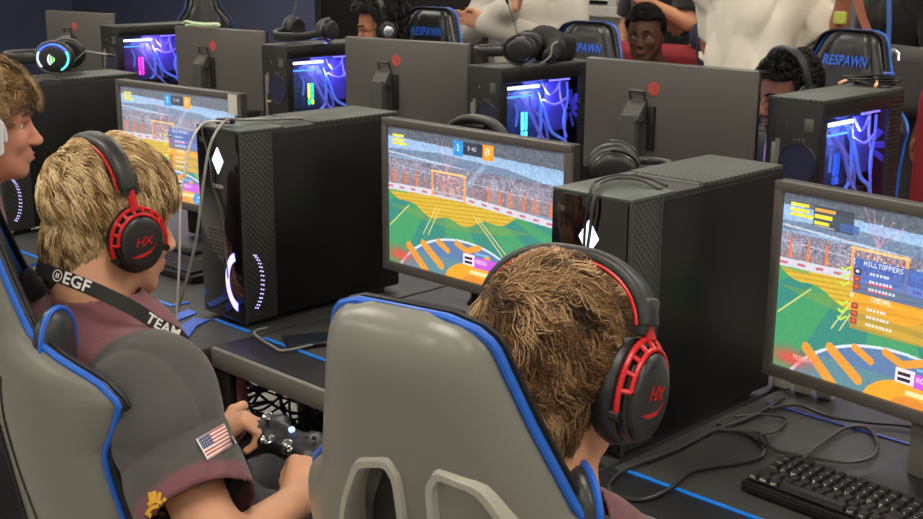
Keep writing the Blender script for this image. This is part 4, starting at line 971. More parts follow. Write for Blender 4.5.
    mesh_obj('hair_underlayer', V, F, mat('under hair ' + str(cols[0]), tuple(int(c * .72) for c in cols[0]), 0.8, bump=0.6, scale=300), parent, True, 180)
    return o

# headsets --------------------------------------------------------------
def arc_pts(c, r, a0, a1, n, ax=1.0, az=1.0): return [(c[1] + 0 * i, ) for i in range(n)]
def headset(name, label, M, style='red', group=None, cup_col=(34, 34, 35), sides=(-1, 1), band_w=.036, mic=False, top_z=.168, half=.088, band_col=(30, 30, 31), drop=0.0):
    """built in head space of matrix M"""
    t = thing(name, label, 'headset', (0, 0, 0), 0, group)
    bm_ = mat('headset band ' + str(band_col), band_col, 0.42, bump=.1, scale=300); cu = mat('headset cup ' + str(cup_col), cup_col, 0.25); pad = mat('black leatherette pad', (24, 24, 25), 0.42, bump=.15, scale=200)
    acc = {'red': mat('red headset metal', (196, 26, 32), 0.32), 'white': mat('white headset plastic', (222, 226, 230), 0.35), 'black': mat('dark headset arm', (44, 44, 46), 0.35), 'grey': mat('grey headset arm', (96, 98, 100), 0.35)}[style]
    # padded band: swept flat ellipse
    n = 44; V = []; F = []; ns = 14; bz = (.075 if style == 'red' else .055) - drop
    a0 = 14 if style == 'red' else 4
    for i in range(n):
        a = R(a0 + (180 - 2 * a0) * i / (n - 1)); ca, sa = math.cos(a), math.sin(a)
        c = Vector(((half + .012) * math.copysign(abs(ca) ** .85, ca), -.004, bz - .02 + (top_z - bz + .012) * abs(sa) ** .8)); nx = Vector((ca, 0, sa)).normalized()
        wd = band_w / 2 * (1 - .12 * abs(ca)); tk = .0095
        for k in range(ns):
            b = 2 * math.pi * k / ns; cy = math.copysign(abs(math.cos(b)) ** .7, math.cos(b)); cz = math.copysign(abs(math.sin(b)) ** .7, math.sin(b))
            V.append(M @ (c + Vector((0, cy * wd, 0)) + nx * cz * tk))
    for i in range(n - 1):
        for k in range(ns): F.append((i * ns + k, i * ns + (k + 1) % ns, (i + 1) * ns + (k + 1) % ns, (i + 1) * ns + k))
    F += [tuple(range(ns - 1, -1, -1)), tuple((n - 1) * ns + k for k in range(ns))]
    MB().add(V, F).obj('headband', bm_, t, True, 60)
    if style == 'red':
        for sy in (-1, 1):
            L_ = []
            for i in range(n):
                a = R(a0 + (180 - 2 * a0) * i / (n - 1)); ca, sa = math.cos(a), math.sin(a); nx = Vector((ca, 0, sa)).normalized()
                L_.append(M @ (Vector(((half + .012) * math.copysign(abs(ca) ** .85, ca), -.004 + sy * (band_w / 2 - .0005), bz - .02 + (top_z - bz + .012) * abs(sa) ** .8)) - nx * .004))
            MB().tube(L_, .0022, 6).obj('red_stitching', acc, t)
    for sx in sides:
        X = half
        Mx = M @ T(sx * X, 0, -.006) @ basis((0, sx, 0), (0, 0, 1), (sx, 0, 0)) @ Rx(0)        # local: x=front(for right), y=up, z=outwards
        el = Matrix.Diagonal((.90, 1.06, 1, 1))
        MB().lathe([(.020, -.018), (.038, -.024), (.049, -.020), (.0535, -.009), (.0530, .002), (.047, .007), (.02, .008)], 40, Mx @ el).obj('ear_cushion', pad, t, True, 60)
        MB().lathe([(.044, .004), (.0475, .009), (.0475, .016), (.045, .0185), (.0435, .0185)], 40, Mx @ el).obj('cup_shell', cu, t, True, 40)
        MB().lathe([(.0425, .0165), (.0425, .024), (.041, .0265), (.038, .0285), (.030, .0300), (.0001, .0305)], 40, Mx @ el @ T(0, 0, 0)).obj('cup_cover', mat('black satin cup cover', (40, 40, 41), 0.34, bump=.05, scale=500), t, True, 30)
        if style == 'red':
            y = MB()
            def arc(r, z, a_, b_, m=26): return [Mx @ Vector((r * .90 * math.cos(R(a_ + (b_ - a_) * i / (m - 1))), r * 1.06 * math.sin(R(a_ + (b_ - a_) * i / (m - 1))), z)) for i in range(m)]
            y.tube(arc(.0545, .012, -22, 202), .0034, 8); y.tube(arc(.0460, .0215, 5, 175), .0030, 8)
            for a in range(15, 176, 20):
                p, q = arc(.0545, .012, a, a + 1, 2)[0], arc(.0460, .0215, a, a + 1, 2)[0]; y.tube([p, q], .0030, 6)
            y.tube([Mx @ Vector((0, .056, .013)), Mx @ Vector((0, .088 - drop, .006))], .0075, 8)
            y.obj('red_yoke', acc, t)
            for a in (-22, 202):
                p = Mx @ Vector((.0545 * .90 * math.cos(R(a)), .0545 * 1.06 * math.sin(R(a)), .012)); MB().tube([p - (Mx.to_3x3() @ Vector((0, 0, .006))), p + (Mx.to_3x3() @ Vector((0, 0, .004)))], .0062, 10).obj('hinge', mat('black hinge', (20, 20, 20), .4), t)
            MB().box((0, .098 - drop, .003), (.030, .040, .019), .005, Mx).obj('band_end', mat('charcoal band end', (58, 59, 62), 0.45), t)
            V, F = text_geo('HX', .024, .0003, False, spacing=.85); sg = 1
            lg = MB(); lg.add([(x * .95 * 1.0 + y_ * .28, y_ * .9, z) for x, y_, z in V], F, Mx @ T(.001, .004, .0309) @ Matrix.Diagonal((1 if sx > 0 else 1, 1, 1, 1)))
            sw = [(-.026, -.018), (-.010, -.0215), (.008, -.018), (.022, -.004), (.010, -.0135), (-.008, -.0165)]
            lg.prism(sw, .0300, .0308, Mx); lg.obj('red_emblem', acc, t, False)
        else:
            y = MB()
            def arc(r, z, a_, b_, m=22): return [Mx @ Vector((r * .92 * math.cos(R(a_ + (b_ - a_) * i / (m - 1))), r * 1.05 * math.sin(R(a_ + (b_ - a_) * i / (m - 1))), z)) for i in range(m)]
            y.tube(arc(.053, .012, -8, 188), .0042, 8); y.tube([Mx @ Vector((0, .055, .012)), Mx @ Vector((0, .085, .004))], .008, 8); y.obj('arm', acc, t)
            MB().box((0, .080, .004), (.026, .030, .014), .004, Mx).obj('band_end', bm_, t)
    if mic:
        s_ = -1; Mx = M @ T(-half, 0, -.006)
        MB().tube([M @ Vector(p) for p in mic], [.0022] * (len(mic) - 1) + [.0022], 8).obj('microphone_arm', mat('steel mic arm', (150, 150, 150), .3, metal=.6), t)
        MB().tube([M @ Vector(mic[-1]), M @ (Vector(mic[-1]) + (Vector(mic[-1]) - Vector(mic[-2])).normalized() * .02)], .005, 8).obj('microphone_tip', blackm, t)
    return t
def cloth_obj(name, s, h, parent, colfn, noise=None, base='cloth', rough=.85, bump=.35):
    V, F = s.mesh(h, noise); c = colfn(V) if colfn else None
    m = mat(base, (90, 90, 90), rough, attr='Col', bump=bump, scale=350, sheen=.15)
    return mesh_obj(name, V, F, m, parent, True, 180, colors=np.clip(c, 0, 1))
def L3(*c): return np.array([lin(x) for x in c])
def folds(seed, amp=.004, f=28, dirs=4):
    g = np.random.default_rng(seed); K = g.normal(size=(dirs, 3)) * f; K[:, 2] *= .55; ph = g.uniform(0, 6.28, dirs)
    def fn(X):
        a = np.zeros(len(X)); w = np.sin(X @ (K[0] * .4)) * .8
        for k, p in zip(K, ph): a += 1 - 2 * np.abs(np.sin((X @ k) * .5 + p + w)) ** .7
        return a * amp / dirs * 2
    return fn
def segdist(X, a, b):
    a = np.array(a, float); b = np.array(b, float); ba = b - a; t = np.clip(((X - a) @ ba) / (ba @ ba), 0, 1); return np.linalg.norm(X - a - t[:, None] * ba, axis=1), ((X - a) @ ba) / (ba @ ba)
# ------------------------------------------------------------------ people
def rot2(v, a): c, s = math.cos(R(a)), math.sin(R(a)); return np.array([v[0] * c - v[1] * s, v[0] * s + v[1] * c, v[2]])
def joints_seated(o, yaw, neck, over=None):
    """o: point on the floor below the pelvis"""
    o = np.array(o, float); f = lambda x, y, z: o + rot2((x, y, z), yaw)
    n = np.array(neck, float)
    J = dict(pelvis=f(0, 0, .56), neck=n, head_to=None)
    side = rot2((1, 0, 0), yaw); fw = rot2((0, 1, 0), yaw)
    J['chest'] = n * .62 + J['pelvis'] * .38 - fw * .035 + np.array([0, 0, .02]); J['belly'] = n * .25 + J['pelvis'] * .75 - fw * .01
    for s, k in ((1, 'R'), (-1, 'L')):
        J['sh' + k] = n + side * .185 * s + np.array([0, 0, -.075]) - fw * .0
        J['el' + k] = n + side * .27 * s + fw * .10 + np.array([0, 0, -.33]); J['wr' + k] = n + side * .12 * s + fw * .33 + np.array([0, 0, -.34])
        J['hip' + k] = f(.095 * s, .03, .54); J['kn' + k] = f(.14 * s, .47, .52); J['an' + k] = f(.15 * s, .42, .10); J['toe' + k] = f(.17 * s, .60, .05)
    if over: J.update({k: np.array(v, float) for k, v in over.items()})
    return J
def joints_standing(o, yaw, h=1.75, over=None):
    o = np.array(o, float); k_ = h / 1.75; f = lambda x, y, z: o + rot2((x * k_, y * k_, z * k_), yaw)
    J = dict(pelvis=f(0, 0, .95), belly=f(0, .0, 1.08), chest=f(0, -.01, 1.27), neck=f(0, -.02, 1.46))
    for s, k in ((1, 'R'), (-1, 'L')):
        J['sh' + k] = f(.18 * s, -.02, 1.40); J['el' + k] = f(.27 * s, -.03, 1.11); J['wr' + k] = f(.29 * s, .06, .86)
        J['hip' + k] = f(.09 * s, 0, .92); J['kn' + k] = f(.11 * s, .01, .50); J['an' + k] = f(.12 * s, -.03, .09); J['toe' + k] = f(.14 * s, .14, .04)
    if over: J.update({k: (f(*v) if not isinstance(v, np.ndarray) else v) for k, v in over.items()})
    return J
def build_person(label, J, Mh, sc, skincol, shirt, trousers, sleeve='short', h=.006, hb=.010, hands=None, colfn=None, foldamp=.004, fat=1.0, name='skin', group=None, face=None, shoe=(40, 40, 42), seed=3, collar=.0, cuff=None, sl_t=.80, sl_r=.062, trouser_rough=.85):
    t = thing('person', label, 'person', (0, 0, 0), 0, group)
    s = SDF(); head_prims(s, Mh, sc, neck_to=J['neck'])
    V1, F1 = s.mesh(.0032 if h < .008 else .0045)
    b = SDF(); ch, pv, bl = J['chest'], J['pelvis'], J['belly']
    b.cap(J['neck'] + v3(0, 0, .02), ch, .052, .10 * fat, .05); b.cap(J['shL'], J['shR'], .052 * fat, .052 * fat, .05); b.cap(ch, bl, .115 * fat, .11 * fat, .05); b.cap(bl, pv, .11 * fat, .12 * fat, .05)
    for k, sd in (('L', -1), ('R', 1)):
        limbs(b, [J['sh' + k], J['el' + k], J['wr' + k]], [.047 * fat, .041 * fat, .027], .03)
        if hands and k in hands: pass
        else:
            d = J['wr' + k] - J['el' + k]; hand_prims(b, J['wr' + k], d, (sd, .1, .2), (1 if k == 'R' else -1) * (-1 if False else 1), [(18, 22, 15)] * 4)
        limbs(b, [J['hip' + k], J['kn' + k], J['an' + k]], [.085 * fat, .056, .040], .03); b.cap(J['an' + k] - v3(0, 0, .03), J['toe' + k], .038, .030, .02)
    V2, F2 = b.mesh(hb if sleeve == 'long' else min(hb, .008))
    Vs, Fs, n = [V1, V2], [F1, F2 + len(V1)], len(V1) + len(V2)
    if hands:
        for k, fn in hands.items():
            q = SDF(); fn(q); V3_, F3 = q.mesh(.0022); Vs.append(V3_); Fs.append(F3 + n); n += len(V3_)
    body = mesh_obj('body', np.concatenate(Vs), np.concatenate(Fs), skin(name, skincol), t, True, 180)
    # shirt
    s = SDF(); s.cap(J['neck'] + v3(0, 0, .0), ch, .066, .118 * fat, .06); s.cap(J['shL'], J['shR'], .068 * fat, .068 * fat, .05); s.cap(ch, bl, .132 * fat, .128 * fat, .06); s.cap(bl, pv, .128 * fat, .140 * fat, .05)
    arms = {}
    for k in 'LR':
        a, e, w_ = J['sh' + k], J['el' + k], J['wr' + k]
        if sleeve == 'short': en = a + (e - a) * sl_t; s.cap(a, en + (e - a) * .25, sl_r, sl_r * .97, .035); arms[k] = (a, en)
        else: limbs(s, [a, e, e + (w_ - e) * .97], [sl_r, .052, .038], .035)
    V, F = s.mesh(h, folds(seed, foldamp))
    if sleeve == 'short':                                     # open sleeve ends
        keep = np.ones(len(V), bool)
        for k, (a, en) in arms.items():
            ax = (en - a) / np.linalg.norm(en - a); d_, t_ = segdist(V, a, en); over = ((V - en) @ ax > 0) & (d_ < sl_r * 1.9) & (t_ > .9) & (np.linalg.norm(V - en, axis=1) < .16); keep &= ~over
            F2_ = F[keep[F].all(1)]; rim_ = np.setdiff1d(np.intersect1d(F2_, F[~keep[F].all(1)]), []).astype(int); rim_ = rim_[(np.abs((V[rim_] - en) @ ax) < .02) & (np.linalg.norm(V[rim_] - en, axis=1) < .16)]; V[rim_] -= ((V[rim_] - en) @ ax)[:, None] * ax
        F = F[keep[F].all(1)]
    up = v3(0, 0, 1); nb = J['neck']; cut = (V[:, 2] > nb[2] + collar + .0) ; Fk = F[~cut[F].any(1)]; rim_ = np.intersect1d(Fk, F[cut[F].any(1)]); V[rim_, 2] = nb[2] + collar; F = Fk
    used = np.unique(F); mp = np.full(len(V), -1); mp[used] = np.arange(len(used)); V = V[used]; F = mp[F]
    c = colfn(V, J, arms) if colfn else np.repeat(L3(*shirt)[None], len(V), 0)
    so = mesh_obj('shirt', V, F, mat('woven shirt cloth', (90, 90, 90), .85, attr='Col', bump=.35, scale=350, sheen=.15), t, True, 180, colors=np.clip(c, 0, 1))
    md = so.modifiers.new('thickness', 'SOLIDIFY'); md.thickness = .003; md.offset = 1
    # trousers and shoes
    s = SDF(); s.cap(J['hipL'], J['hipR'], .125 * fat, .125 * fat, .05)
    for k in 'LR': limbs(s, [J['hip' + k], J['kn' + k], J['an' + k] + v3(0, 0, .02)], [.105 * fat, .075, .062], .04)
    s.cap(pv, pv + v3(0, 0, .06), .138 * fat, .130 * fat, .04)
    cloth_obj('trousers', s, .014, t, lambda V: np.repeat(L3(*trousers)[None], len(V), 0), folds(seed + 5, .004))
    for k in 'LR':
        s = SDF(); a, e = J['an' + k], J['toe' + k]; s.cap(a - v3(0, 0, .04) - (e - a) * .15, e, .046, .038, .02); s.cap(a - v3(0, 0, .03), a + v3(0, 0, .01), .046, .046, .02); s.plane((0, 0, .008), (0, 0, -1)); sdf_obj('shoe', s, .010, mat('shoe ' + str(shoe), shoe, .6), t)
    return t, body, so
def bvh_of(*objs):
    from mathutils.bvhtree import BVHTree
    V = []; F = []
    for o in objs:
        n = len(V); V += [o.matrix_basis @ v.co for v in o.data.vertices]; F += [[i + n for i in p.vertices] for p in o.data.polygons]
    return BVHTree.FromPolygons(V, F)
def decal(bvh, M, V2, F, off=.0015, reach=.30):
    """lay flat artwork onto a body: M is the flat frame in front of the surface, looking along -z"""
    out = []; d = -(M.to_3x3() @ Vector((0, 0, 1))).normalized()
    for v in V2:
        o = M @ Vector((v[0], v[1], 0)); h_ = bvh.ray_cast(o, d, reach)
        out.append((h_[0] - d * (off + (v[2] if len(v) > 2 else 0))) if h_[0] is not None else None)
    good = [p for p in out if p is not None]
    out = [p if p is not None else (M @ Vector((V2[i][0], V2[i][1], -.03))) for i, p in enumerate(out)]
    return out, F
def cut_fine(V, F, h):
    """split artwork faces so that it can follow a curved surface"""
    bm = bmesh.new(); vs = [bm.verts.new(v) for v in V]
    for f in F:
        try: bm.faces.new([vs[i] for i in f])
        except ValueError: pass
    xs = [v[0] for v in V]; ys = [v[1] for v in V]
    for ax, (lo, hi) in enumerate(((min(xs), max(xs)), (min(ys), max(ys)))):
        k = lo + h
        while k < hi:
            co = [0, 0, 0]; no = [0, 0, 0]; co[ax] = k; no[ax] = 1
            bmesh.ops.bisect_plane(bm, geom=bm.verts[:] + bm.edges[:] + bm.faces[:], plane_co=co, plane_no=no); k += h
    bm.verts.index_update(); V = [tuple(v.co) for v in bm.verts]; F = [tuple(v.index for v in f.verts) for f in bm.faces]; bm.free(); return V, F

MAROON, CHAR = (120, 72, 80), (66, 64, 63)
def jersey(V, J, arms):
    sm = lambda x: np.clip(.5 + x / .006, 0, 1)[:, None]
    c = np.repeat(L3(*CHAR)[None], len(V), 0); mar = L3(*MAROON); ch = L3(*CHAR)
    n = J['neck']; side = (J['shR'] - J['shL']); side = side / np.linalg.norm(side); ls = (V - n) @ side; lat = np.abs(ls); drop = n[2] - V[:, 2]
    lim = .115 - .22 * np.clip(lat - .10, 0, 1)
    def mix(m, col): return c * (1 - m) + col * m
    c = mix(sm(lim - drop), mar); c = mix(sm(drop - lim - .026) * sm(lim + .060 - drop) * (lat > .02)[:, None], mar); c = mix(sm(drop - .30), mar)
    for k in 'LR':
        a, e = arms[k]; d, t = segdist(V, a, e); q = sm((.104 - d) * .4) * sm((t + .30) * .2); c = mix(q, ch); c = mix(q * sm((t - .86) * .2) * (t < 1.25)[:, None], mar * .8)
    return c

# ---- blond player in the left foreground
hcA = v3(-.703, -.530, 1.129); MA = head_frame(hcA, -4, 12, 0, 1.01)
ctl = Vector((-.478, -.342, .742)); MC_ = T(*ctl) @ Rz(6) @ Rx(24) @ Ry(10)
CL = lambda *p: np.array(MC_ @ Vector(p)); CD = lambda *p: np.array(MC_.to_3x3() @ Vector(p))
wrR, wrL = CL(.110, -.092, .012), CL(-.116, -.078, .018)
JA = joints_seated((-.66, -.56, 0), -8, (-.685, -.585, 1.005), dict(shR=(-.492, -.595, .905), shL=(-.860, -.550, .925), elR=(-.236, -.645, .722), wrR=wrR, elL=(-.86, -.36, .70), wrL=wrL, chest=(-.685, -.560, .86), pelvis=(-.64, -.47, .56), belly=(-.66, -.52, .70)))
def handAR(q):
    q.cap(JA['elR'] * .3 + wrR * .7, wrR, .031, .026, .02)
    hand_prims(q, wrR, CD(-.42, .90, .02), CD(.60, .0, .80), 1, [(48, 62, 40), (58, 66, 42), (62, 68, 42), (64, 68, 40)], .05, thumb=((.045, .045, .004), (.070, .060, .012), (.090, .076, .008)))
def handAL(q):
    q.cap(JA['elL'] * .3 + wrL * .7, wrL, .031, .026, .02)
    hand_prims(q, wrL, CD(.40, .90, .10), CD(-.60, .0, .80), -1, [(48, 62, 40), (58, 66, 42), (62, 68, 42), (64, 68, 40)], .05, thumb=((.045, .045, .004), (.070, .060, .012), (.090, .076, .008)))
A_, bodyA, shirtA = build_person('blond player in a maroon and charcoal jersey with a flag patch, holding a game controller', JA, MA, 1.01, (214, 160, 128), None, (58, 58, 64), h=.0055, hands={'L': handAL, 'R': handAR}, colfn=jersey, fat=1.08, name='fair', sl_t=.74, sl_r=.081, foldamp=.0075, seed=4, collar=.022)
face_parts(A_, MA, 1.01, lips=(176, 110, 98), brow=(150, 118, 78))
hair(A_, MA, 24000, .044, (-.22, -.62, .76), [(104, 76, 44), (166, 126, 78), (218, 182, 126), (246, 222, 176)], width=.00060, swirl=1.3, lift=.012, clump=.7, grav=.5, seed=2, short_low=.30, sc=1.01, forward=.4, gather=.40, per=14, front=1.0, tone=.5, wild=.15, mask=lambda P: hair_mask(P, nape=-.108))
HA = headset('gaming_headset', 'black headset with red metal forks and emblem, on the blond player', head_frame(hcA, -4, -6, 2, 1.0), 'red', 'black and red headsets worn by players', half=.090, top_z=.163)
# lanyard with lettering
pth = crv([(-.735, -.650, 1.078), (-.685, -.668, 1.080), (-.629, -.655, 1.074), (-.568, -.630, 1.058), (-.533, -.590, 1.028), (-.520, -.540, .980), (-.53, -.48, .91), (-.60, -.42, .83), (-.665, -.40, .79), (-.74, -.42, .85), (-.81, -.48, .95), (-.815, -.56, 1.02), (-.785, -.62, 1.058)], 8, True)
bv = bvh_of(bodyA, shirtA)
lan = thing('lanyard', 'black lanyard with white letters round the blond player\'s neck', 'lanyard')
path2 = list(pth)
for it in range(4):
    for i, p in enumerate(path2):
        loc, nrm, _, dist = bv.find_nearest(p)
        if (p - loc).dot(nrm) < .0065: path2[i] = loc + nrm * .0075
    if it < 3: path2 = [(path2[i - 1] + path2[i] * 2 + path2[(i + 1) % len(path2)]) / 4 for i in range(len(path2))]
nr = [(p - Vector((-.655, -.555, p.z - .035))).normalized() for p in path2]
V = []; N = len(path2); LW = .0118
frames = []
for i, p in enumerate(path2):
    tg_ = (path2[(i + 1) % N] - path2[i - 1]).normalized(); b_ = tg_.cross(nr[i]).normalized(); n_ = b_.cross(tg_).normalized()
    if n_.dot(nr[i]) < 0: n_ = -n_
    if b_.z < 0: b_ = -b_
    frames.append((p, tg_, b_, n_)); V += [p + b_ * LW, p + b_ * LW + n_ * .0015, p - b_ * LW + n_ * .0015, p - b_ * LW]
F = [(i * 4 + k, i * 4 + (k + 1) % 4, ((i + 1) % N) * 4 + (k + 1) % 4, ((i + 1) % N) * 4 + k) for i in range(N) for k in range(4)]
MB().add(V, F).obj('strap', mat('black lanyard ribbon', (20, 20, 21), .6), lan)
cum = [0]
for i in range(1, N): cum.append(cum[-1] + (path2[i] - path2[i - 1]).length)
def on_ribbon(x, y, z=0):
    i = max(0, min(N - 2, next((k for k in range(N - 1) if cum[k + 1] > x), N - 2))); f = (x - cum[i]) / max(1e-6, cum[i + 1] - cum[i])
    a, b = frames[i], frames[i + 1]; return a[0].lerp(b[0], f) + a[2].lerp(b[2], f) * y + a[3].lerp(b[3], f) * (.0021 + z)
lt = MB()
for (tx, x0) in (('EGF', .106), ):
    V, F = text_geo(tx, .027, 0, True, 'LEFT', 1.05); V, F = cut_fine(V, F, .006); lt.add([on_ribbon(x0 + x * 1.15, y) for x, y, z in V], F)
ring = [(.094 + .0098 * math.cos(a), .0098 * math.sin(a)) for a in [2 * math.pi * k / 20 for k in range(20)]]
ring2 = [(.094 + .0080 * math.cos(a), .0080 * math.sin(a)) for a in [2 * math.pi * k / 20 for k in range(20)]]
lt.add([on_ribbon(x, y) for x, y in ring + ring2], [(k, (k + 1) % 20, (k + 1) % 20 + 20, k + 20) for k in range(20)])
for bx, by in ((-.002, .0), (.002, .0)): lt.add([on_ribbon(.094 + bx + q * .0013, by + e * .004) for q, e in ((-1, -1), (1, -1), (1, 1), (-1, 1))], [(0, 1, 2, 3)])
lt.obj('lettering', mat('white print', (228, 226, 220), .6), lan, False)
lt = MB(); V, F = text_geo('TEAM', .024, 0, True, 'LEFT', 1.05); V, F = cut_fine(V, F, .006); lt.add([on_ribbon(.262 + x * 1.1, y) for x, y, z in V], F); lt.obj('lettering', mat('white print', (228, 226, 220), .6), lan, False)
# flag patch on the sleeve
def frame_at(c, towards_px, xdir):
    z = (cam.matrix_world.translation - Vector(c)).normalized() if towards_px is None else Vector(towards_px).normalized(); x = Vector(xdir); x = (x - z * x.dot(z)).normalized(); y = z.cross(x); return basis(x, y, z, Vector(c) + z * .14)
bs = bvh_of(shirtA)
fc = Vector((-.306, -.600, .873)); Mf = frame_at(fc, None, (.60, .62, .52))
nx, ny = 38, 26; V = [(-.024 + .048 * i / nx, -.0175 + .035 * j / ny, 0) for j in range(ny + 1) for i in range(nx + 1)]; F = [(j * (nx + 1) + i, j * (nx + 1) + i + 1, (j + 1) * (nx + 1) + i + 1, (j + 1) * (nx + 1) + i) for j in range(ny) for i in range(nx)]
Vd, F = decal(bs, Mf, V, F, .0085)
cc = []
for j in range(ny + 1):
    for i in range(nx + 1):
        if i < 2 or i > nx - 2 or j < 1 or j > ny - 1: q = (226, 222, 216)
        elif i < 17 and j > 11: q = (226, 224, 224) if (i % 3 == 0 and j % 3 == 0) else (44, 56, 104)
        else: q = (176, 52, 58) if ((j) // 2) % 2 == 0 else (228, 222, 216)
        cc.append([lin(k) for k in q])
mesh_obj('flag_patch', [tuple(p) for p in Vd], F, mat('embroidered patch', (200, 200, 200), .8, attr='Col', bump=.3, scale=700), A_, True, 180, colors=np.array(cc))
# gold figure low on the jersey side
fc = Vector((-.315, -.700, .797)); Mf = frame_at(fc, None, (.71, .70, 0)); g_ = MB()
for pl_ in ([(-.016, -.012), (-.008, -.002), (.004, .002), (.010, .012)], [(-.014, .002), (-.004, .008), (.006, .004), (.016, -.004)], [(-.012, .020), (-.010, .010), (-.006, .004)], [(-.006, .022), (-.005, .008)], [(.002, .020), (.000, .006)], [(-.012, -.014), (.000, -.010), (.012, -.012)]):
    w_ = .0028; pp = crv([(x, y, 0) for x, y in pl_], 4); A = []; B = []
    for i, p in enumerate(pp):
        tt = (pp[min(i + 1, len(pp) - 1)] - pp[max(i - 1, 0)]).normalized(); nn = Vector((-tt.y, tt.x, 0)); A.append(tuple(p + nn * w_)); B.append(tuple(p - nn * w_))
    V = A + B; n = len(A); V2, F2 = decal(bs, Mf, V, [(i, i + 1, n + i + 1, n + i) for i in range(n - 1)], .0085); g_.add(V2, F2)
g_.obj('gold_emblem', mat('gold print', (214, 160, 40), .5), A_, False)

# controller in his hands
ct = thing('game_controller', 'black game controller with metallic sticks held by the blond player', 'game controller', tuple(ctl), 0)
ct.rotation_mode = 'XYZ'; ct.rotation_euler = MC_.to_euler()
s = SDF(); s.box((0, .004, -.004), (.052, .030, .016), .014, k=.02)
for x in (-1, 1):
    s.ell((x * .048, .006, -.003), (.034, .034, .020), .02); s.cap((x * .052, -.005, -.006), (x * .072, -.062, -.016), .022, .016, .02); s.cap((x * .040, .038, -.002), (x * .066, .026, -.004), .011, .010, .012)
sdf_obj('shell', s, .0022, mat('black rubber shell', (26, 26, 28), .38, bump=.1, scale=900), ct)
chrome = mat('polished grip metal', (190, 192, 196), .18, metal=1)
for (x, y) in ((-.050, .014), (.026, -.018)):
    MB().lathe([(.0085, .010), (.0075, .018), (.0045, .020), (.0045, .026), (.009, .028), (.0095, .031), (.006, .0325), (.0001, .032)], 24, T(x, y, 0)).obj('thumb_stick', chrome, ct); MB().lathe([(.0125, .013), (.0125, .0165), (.0105, .0165), (.0105, .013)], 24, T(x, y, 0)).obj('stick_ring', mat('dark ring', (60, 60, 62), .3), ct)
MB().lathe([(.0125, .012), (.0125, .0155), (.010, .0168), (.0001, .016)], 24, T(-.026, -.018, 0)).box((-.026, -.018, .0172), (.019, .0055, .003), .001).box((-.026, -.018, .0172), (.0055, .019, .003), .001).obj('direction_pad', chrome, ct)
for (dx, dy, c_) in ((0, .0095, (60, 60, 60)), (.0095, 0, (60, 60, 60)), (0, -.0095, (60, 60, 60)), (-.0095, 0, (60, 60, 60))): MB().lathe([(.0042, .013), (.0042, .0185), (.003, .0198), (.0001, .0200)], 14, T(.050 + dx, .014 + dy, 0)).obj('face_button', mat('black gloss button', (30, 30, 32), .15), ct)
MB().lathe([(.0058, .014), (.0058, .0178), (.004, .0185), (.0001, .0187)], 20, T(0, .020, 0)).obj('guide_button', mat('lit guide button', (150, 180, 255), .3, emit=1.0), ct)
for x in (-1, 1): MB().tube(crv([(x * .026, .037, .004), (x * .048, .041, .002), (x * .070, .031, -.002)], 5), .0058, 10).obj('bumper', mat('dark gloss bumper', (50, 51, 56), .15), ct)

# ---- brown-haired player in the centre foreground
hcB = v3(.312, -.547, 1.129); MB_ = head_frame(hcB - v3(.004, 0, .016), 9, 8, 0, .935)
JB = joints_seated((.30, -.47, 0), 3, (.340, -.585, .955), dict(shR=(.430, -.60, .79), shL=(.14, -.55, .85), chest=(.31, -.515, .82), pelvis=(.30, -.42, .56), elR=(.52, -.42, .62), wrR=(.46, -.20, .68), elL=(.03, -.44, .66), wrL=(.14, -.18, .70)))
Bp, bodyB, shirtB = build_person('brown-haired player seen from behind in the centre, neck bare above a maroon collar', JB, MB_, .935, (216, 158, 124), None, (50, 52, 60), h=.0065, colfn=jersey, name='tan', seed=9, fat=1.0, collar=.018)
face_parts(Bp, MB_, .935, lips=(176, 110, 98), brow=(110, 80, 52))
hair(Bp, MB_, 26000, .078, (-.30, -.50, .80), [(52, 36, 24), (98, 70, 46), (150, 114, 76), (206, 172, 130)], width=.00058, swirl=1.4, lift=.015, clump=.9, grav=.45, seed=5, short_low=.55, sc=.935, curl=.75, wild=.1, segs=11, grow=.006, forward=.3, bandtilt=.14, gather=.75, per=34, front=1.7, mask=lambda P: hair_mask(P, nape=-.088))
HB = headset('gaming_headset', 'black headset with red metal forks and emblem, on the brown-haired player', head_frame(hcB, 9, 16, 0, 1.06), 'red', 'black and red headsets worn by players', half=.088, top_z=.134, drop=.018)

# ---- player at the left edge with a white headset
hcC = v3(-1.276, -.480, 1.232); MC2 = head_frame(hcC, -27, 4, 0, .91)
JC = joints_seated((-1.30, -.60, 0), -20, (-1.285, -.535, 1.095))
Cp, bodyC, shirtC = build_person('player at the left edge in profile, maroon jersey and wavy light brown hair', JC, MC2, .91, (206, 142, 116), None, (50, 52, 60), h=.008, colfn=jersey, name='ruddy', seed=12, collar=.018)
face_parts(Cp, MC2, .91, lips=(176, 104, 96), brow=(120, 92, 60))
hair(Cp, MC2, 8000, .062, (-.1, -.5, .8), [(80, 60, 38), (124, 96, 62), (160, 128, 88), (190, 160, 118)], width=.0010, lift=.020, clump=.9, grav=.3, seed=15, short_low=.35, sc=.91, curl=1.0, wild=.3, segs=10, grow=.008, gather=.8, mask=lambda P: hair_mask(P, line=.074, burn=.012, side=.03))
HC = headset('gaming_headset', 'white framed headset with a blue emblem, on the player at the left edge', MC2, 'white', None, half=.088, cup_col=(214, 218, 222), band_col=(225, 228, 230))
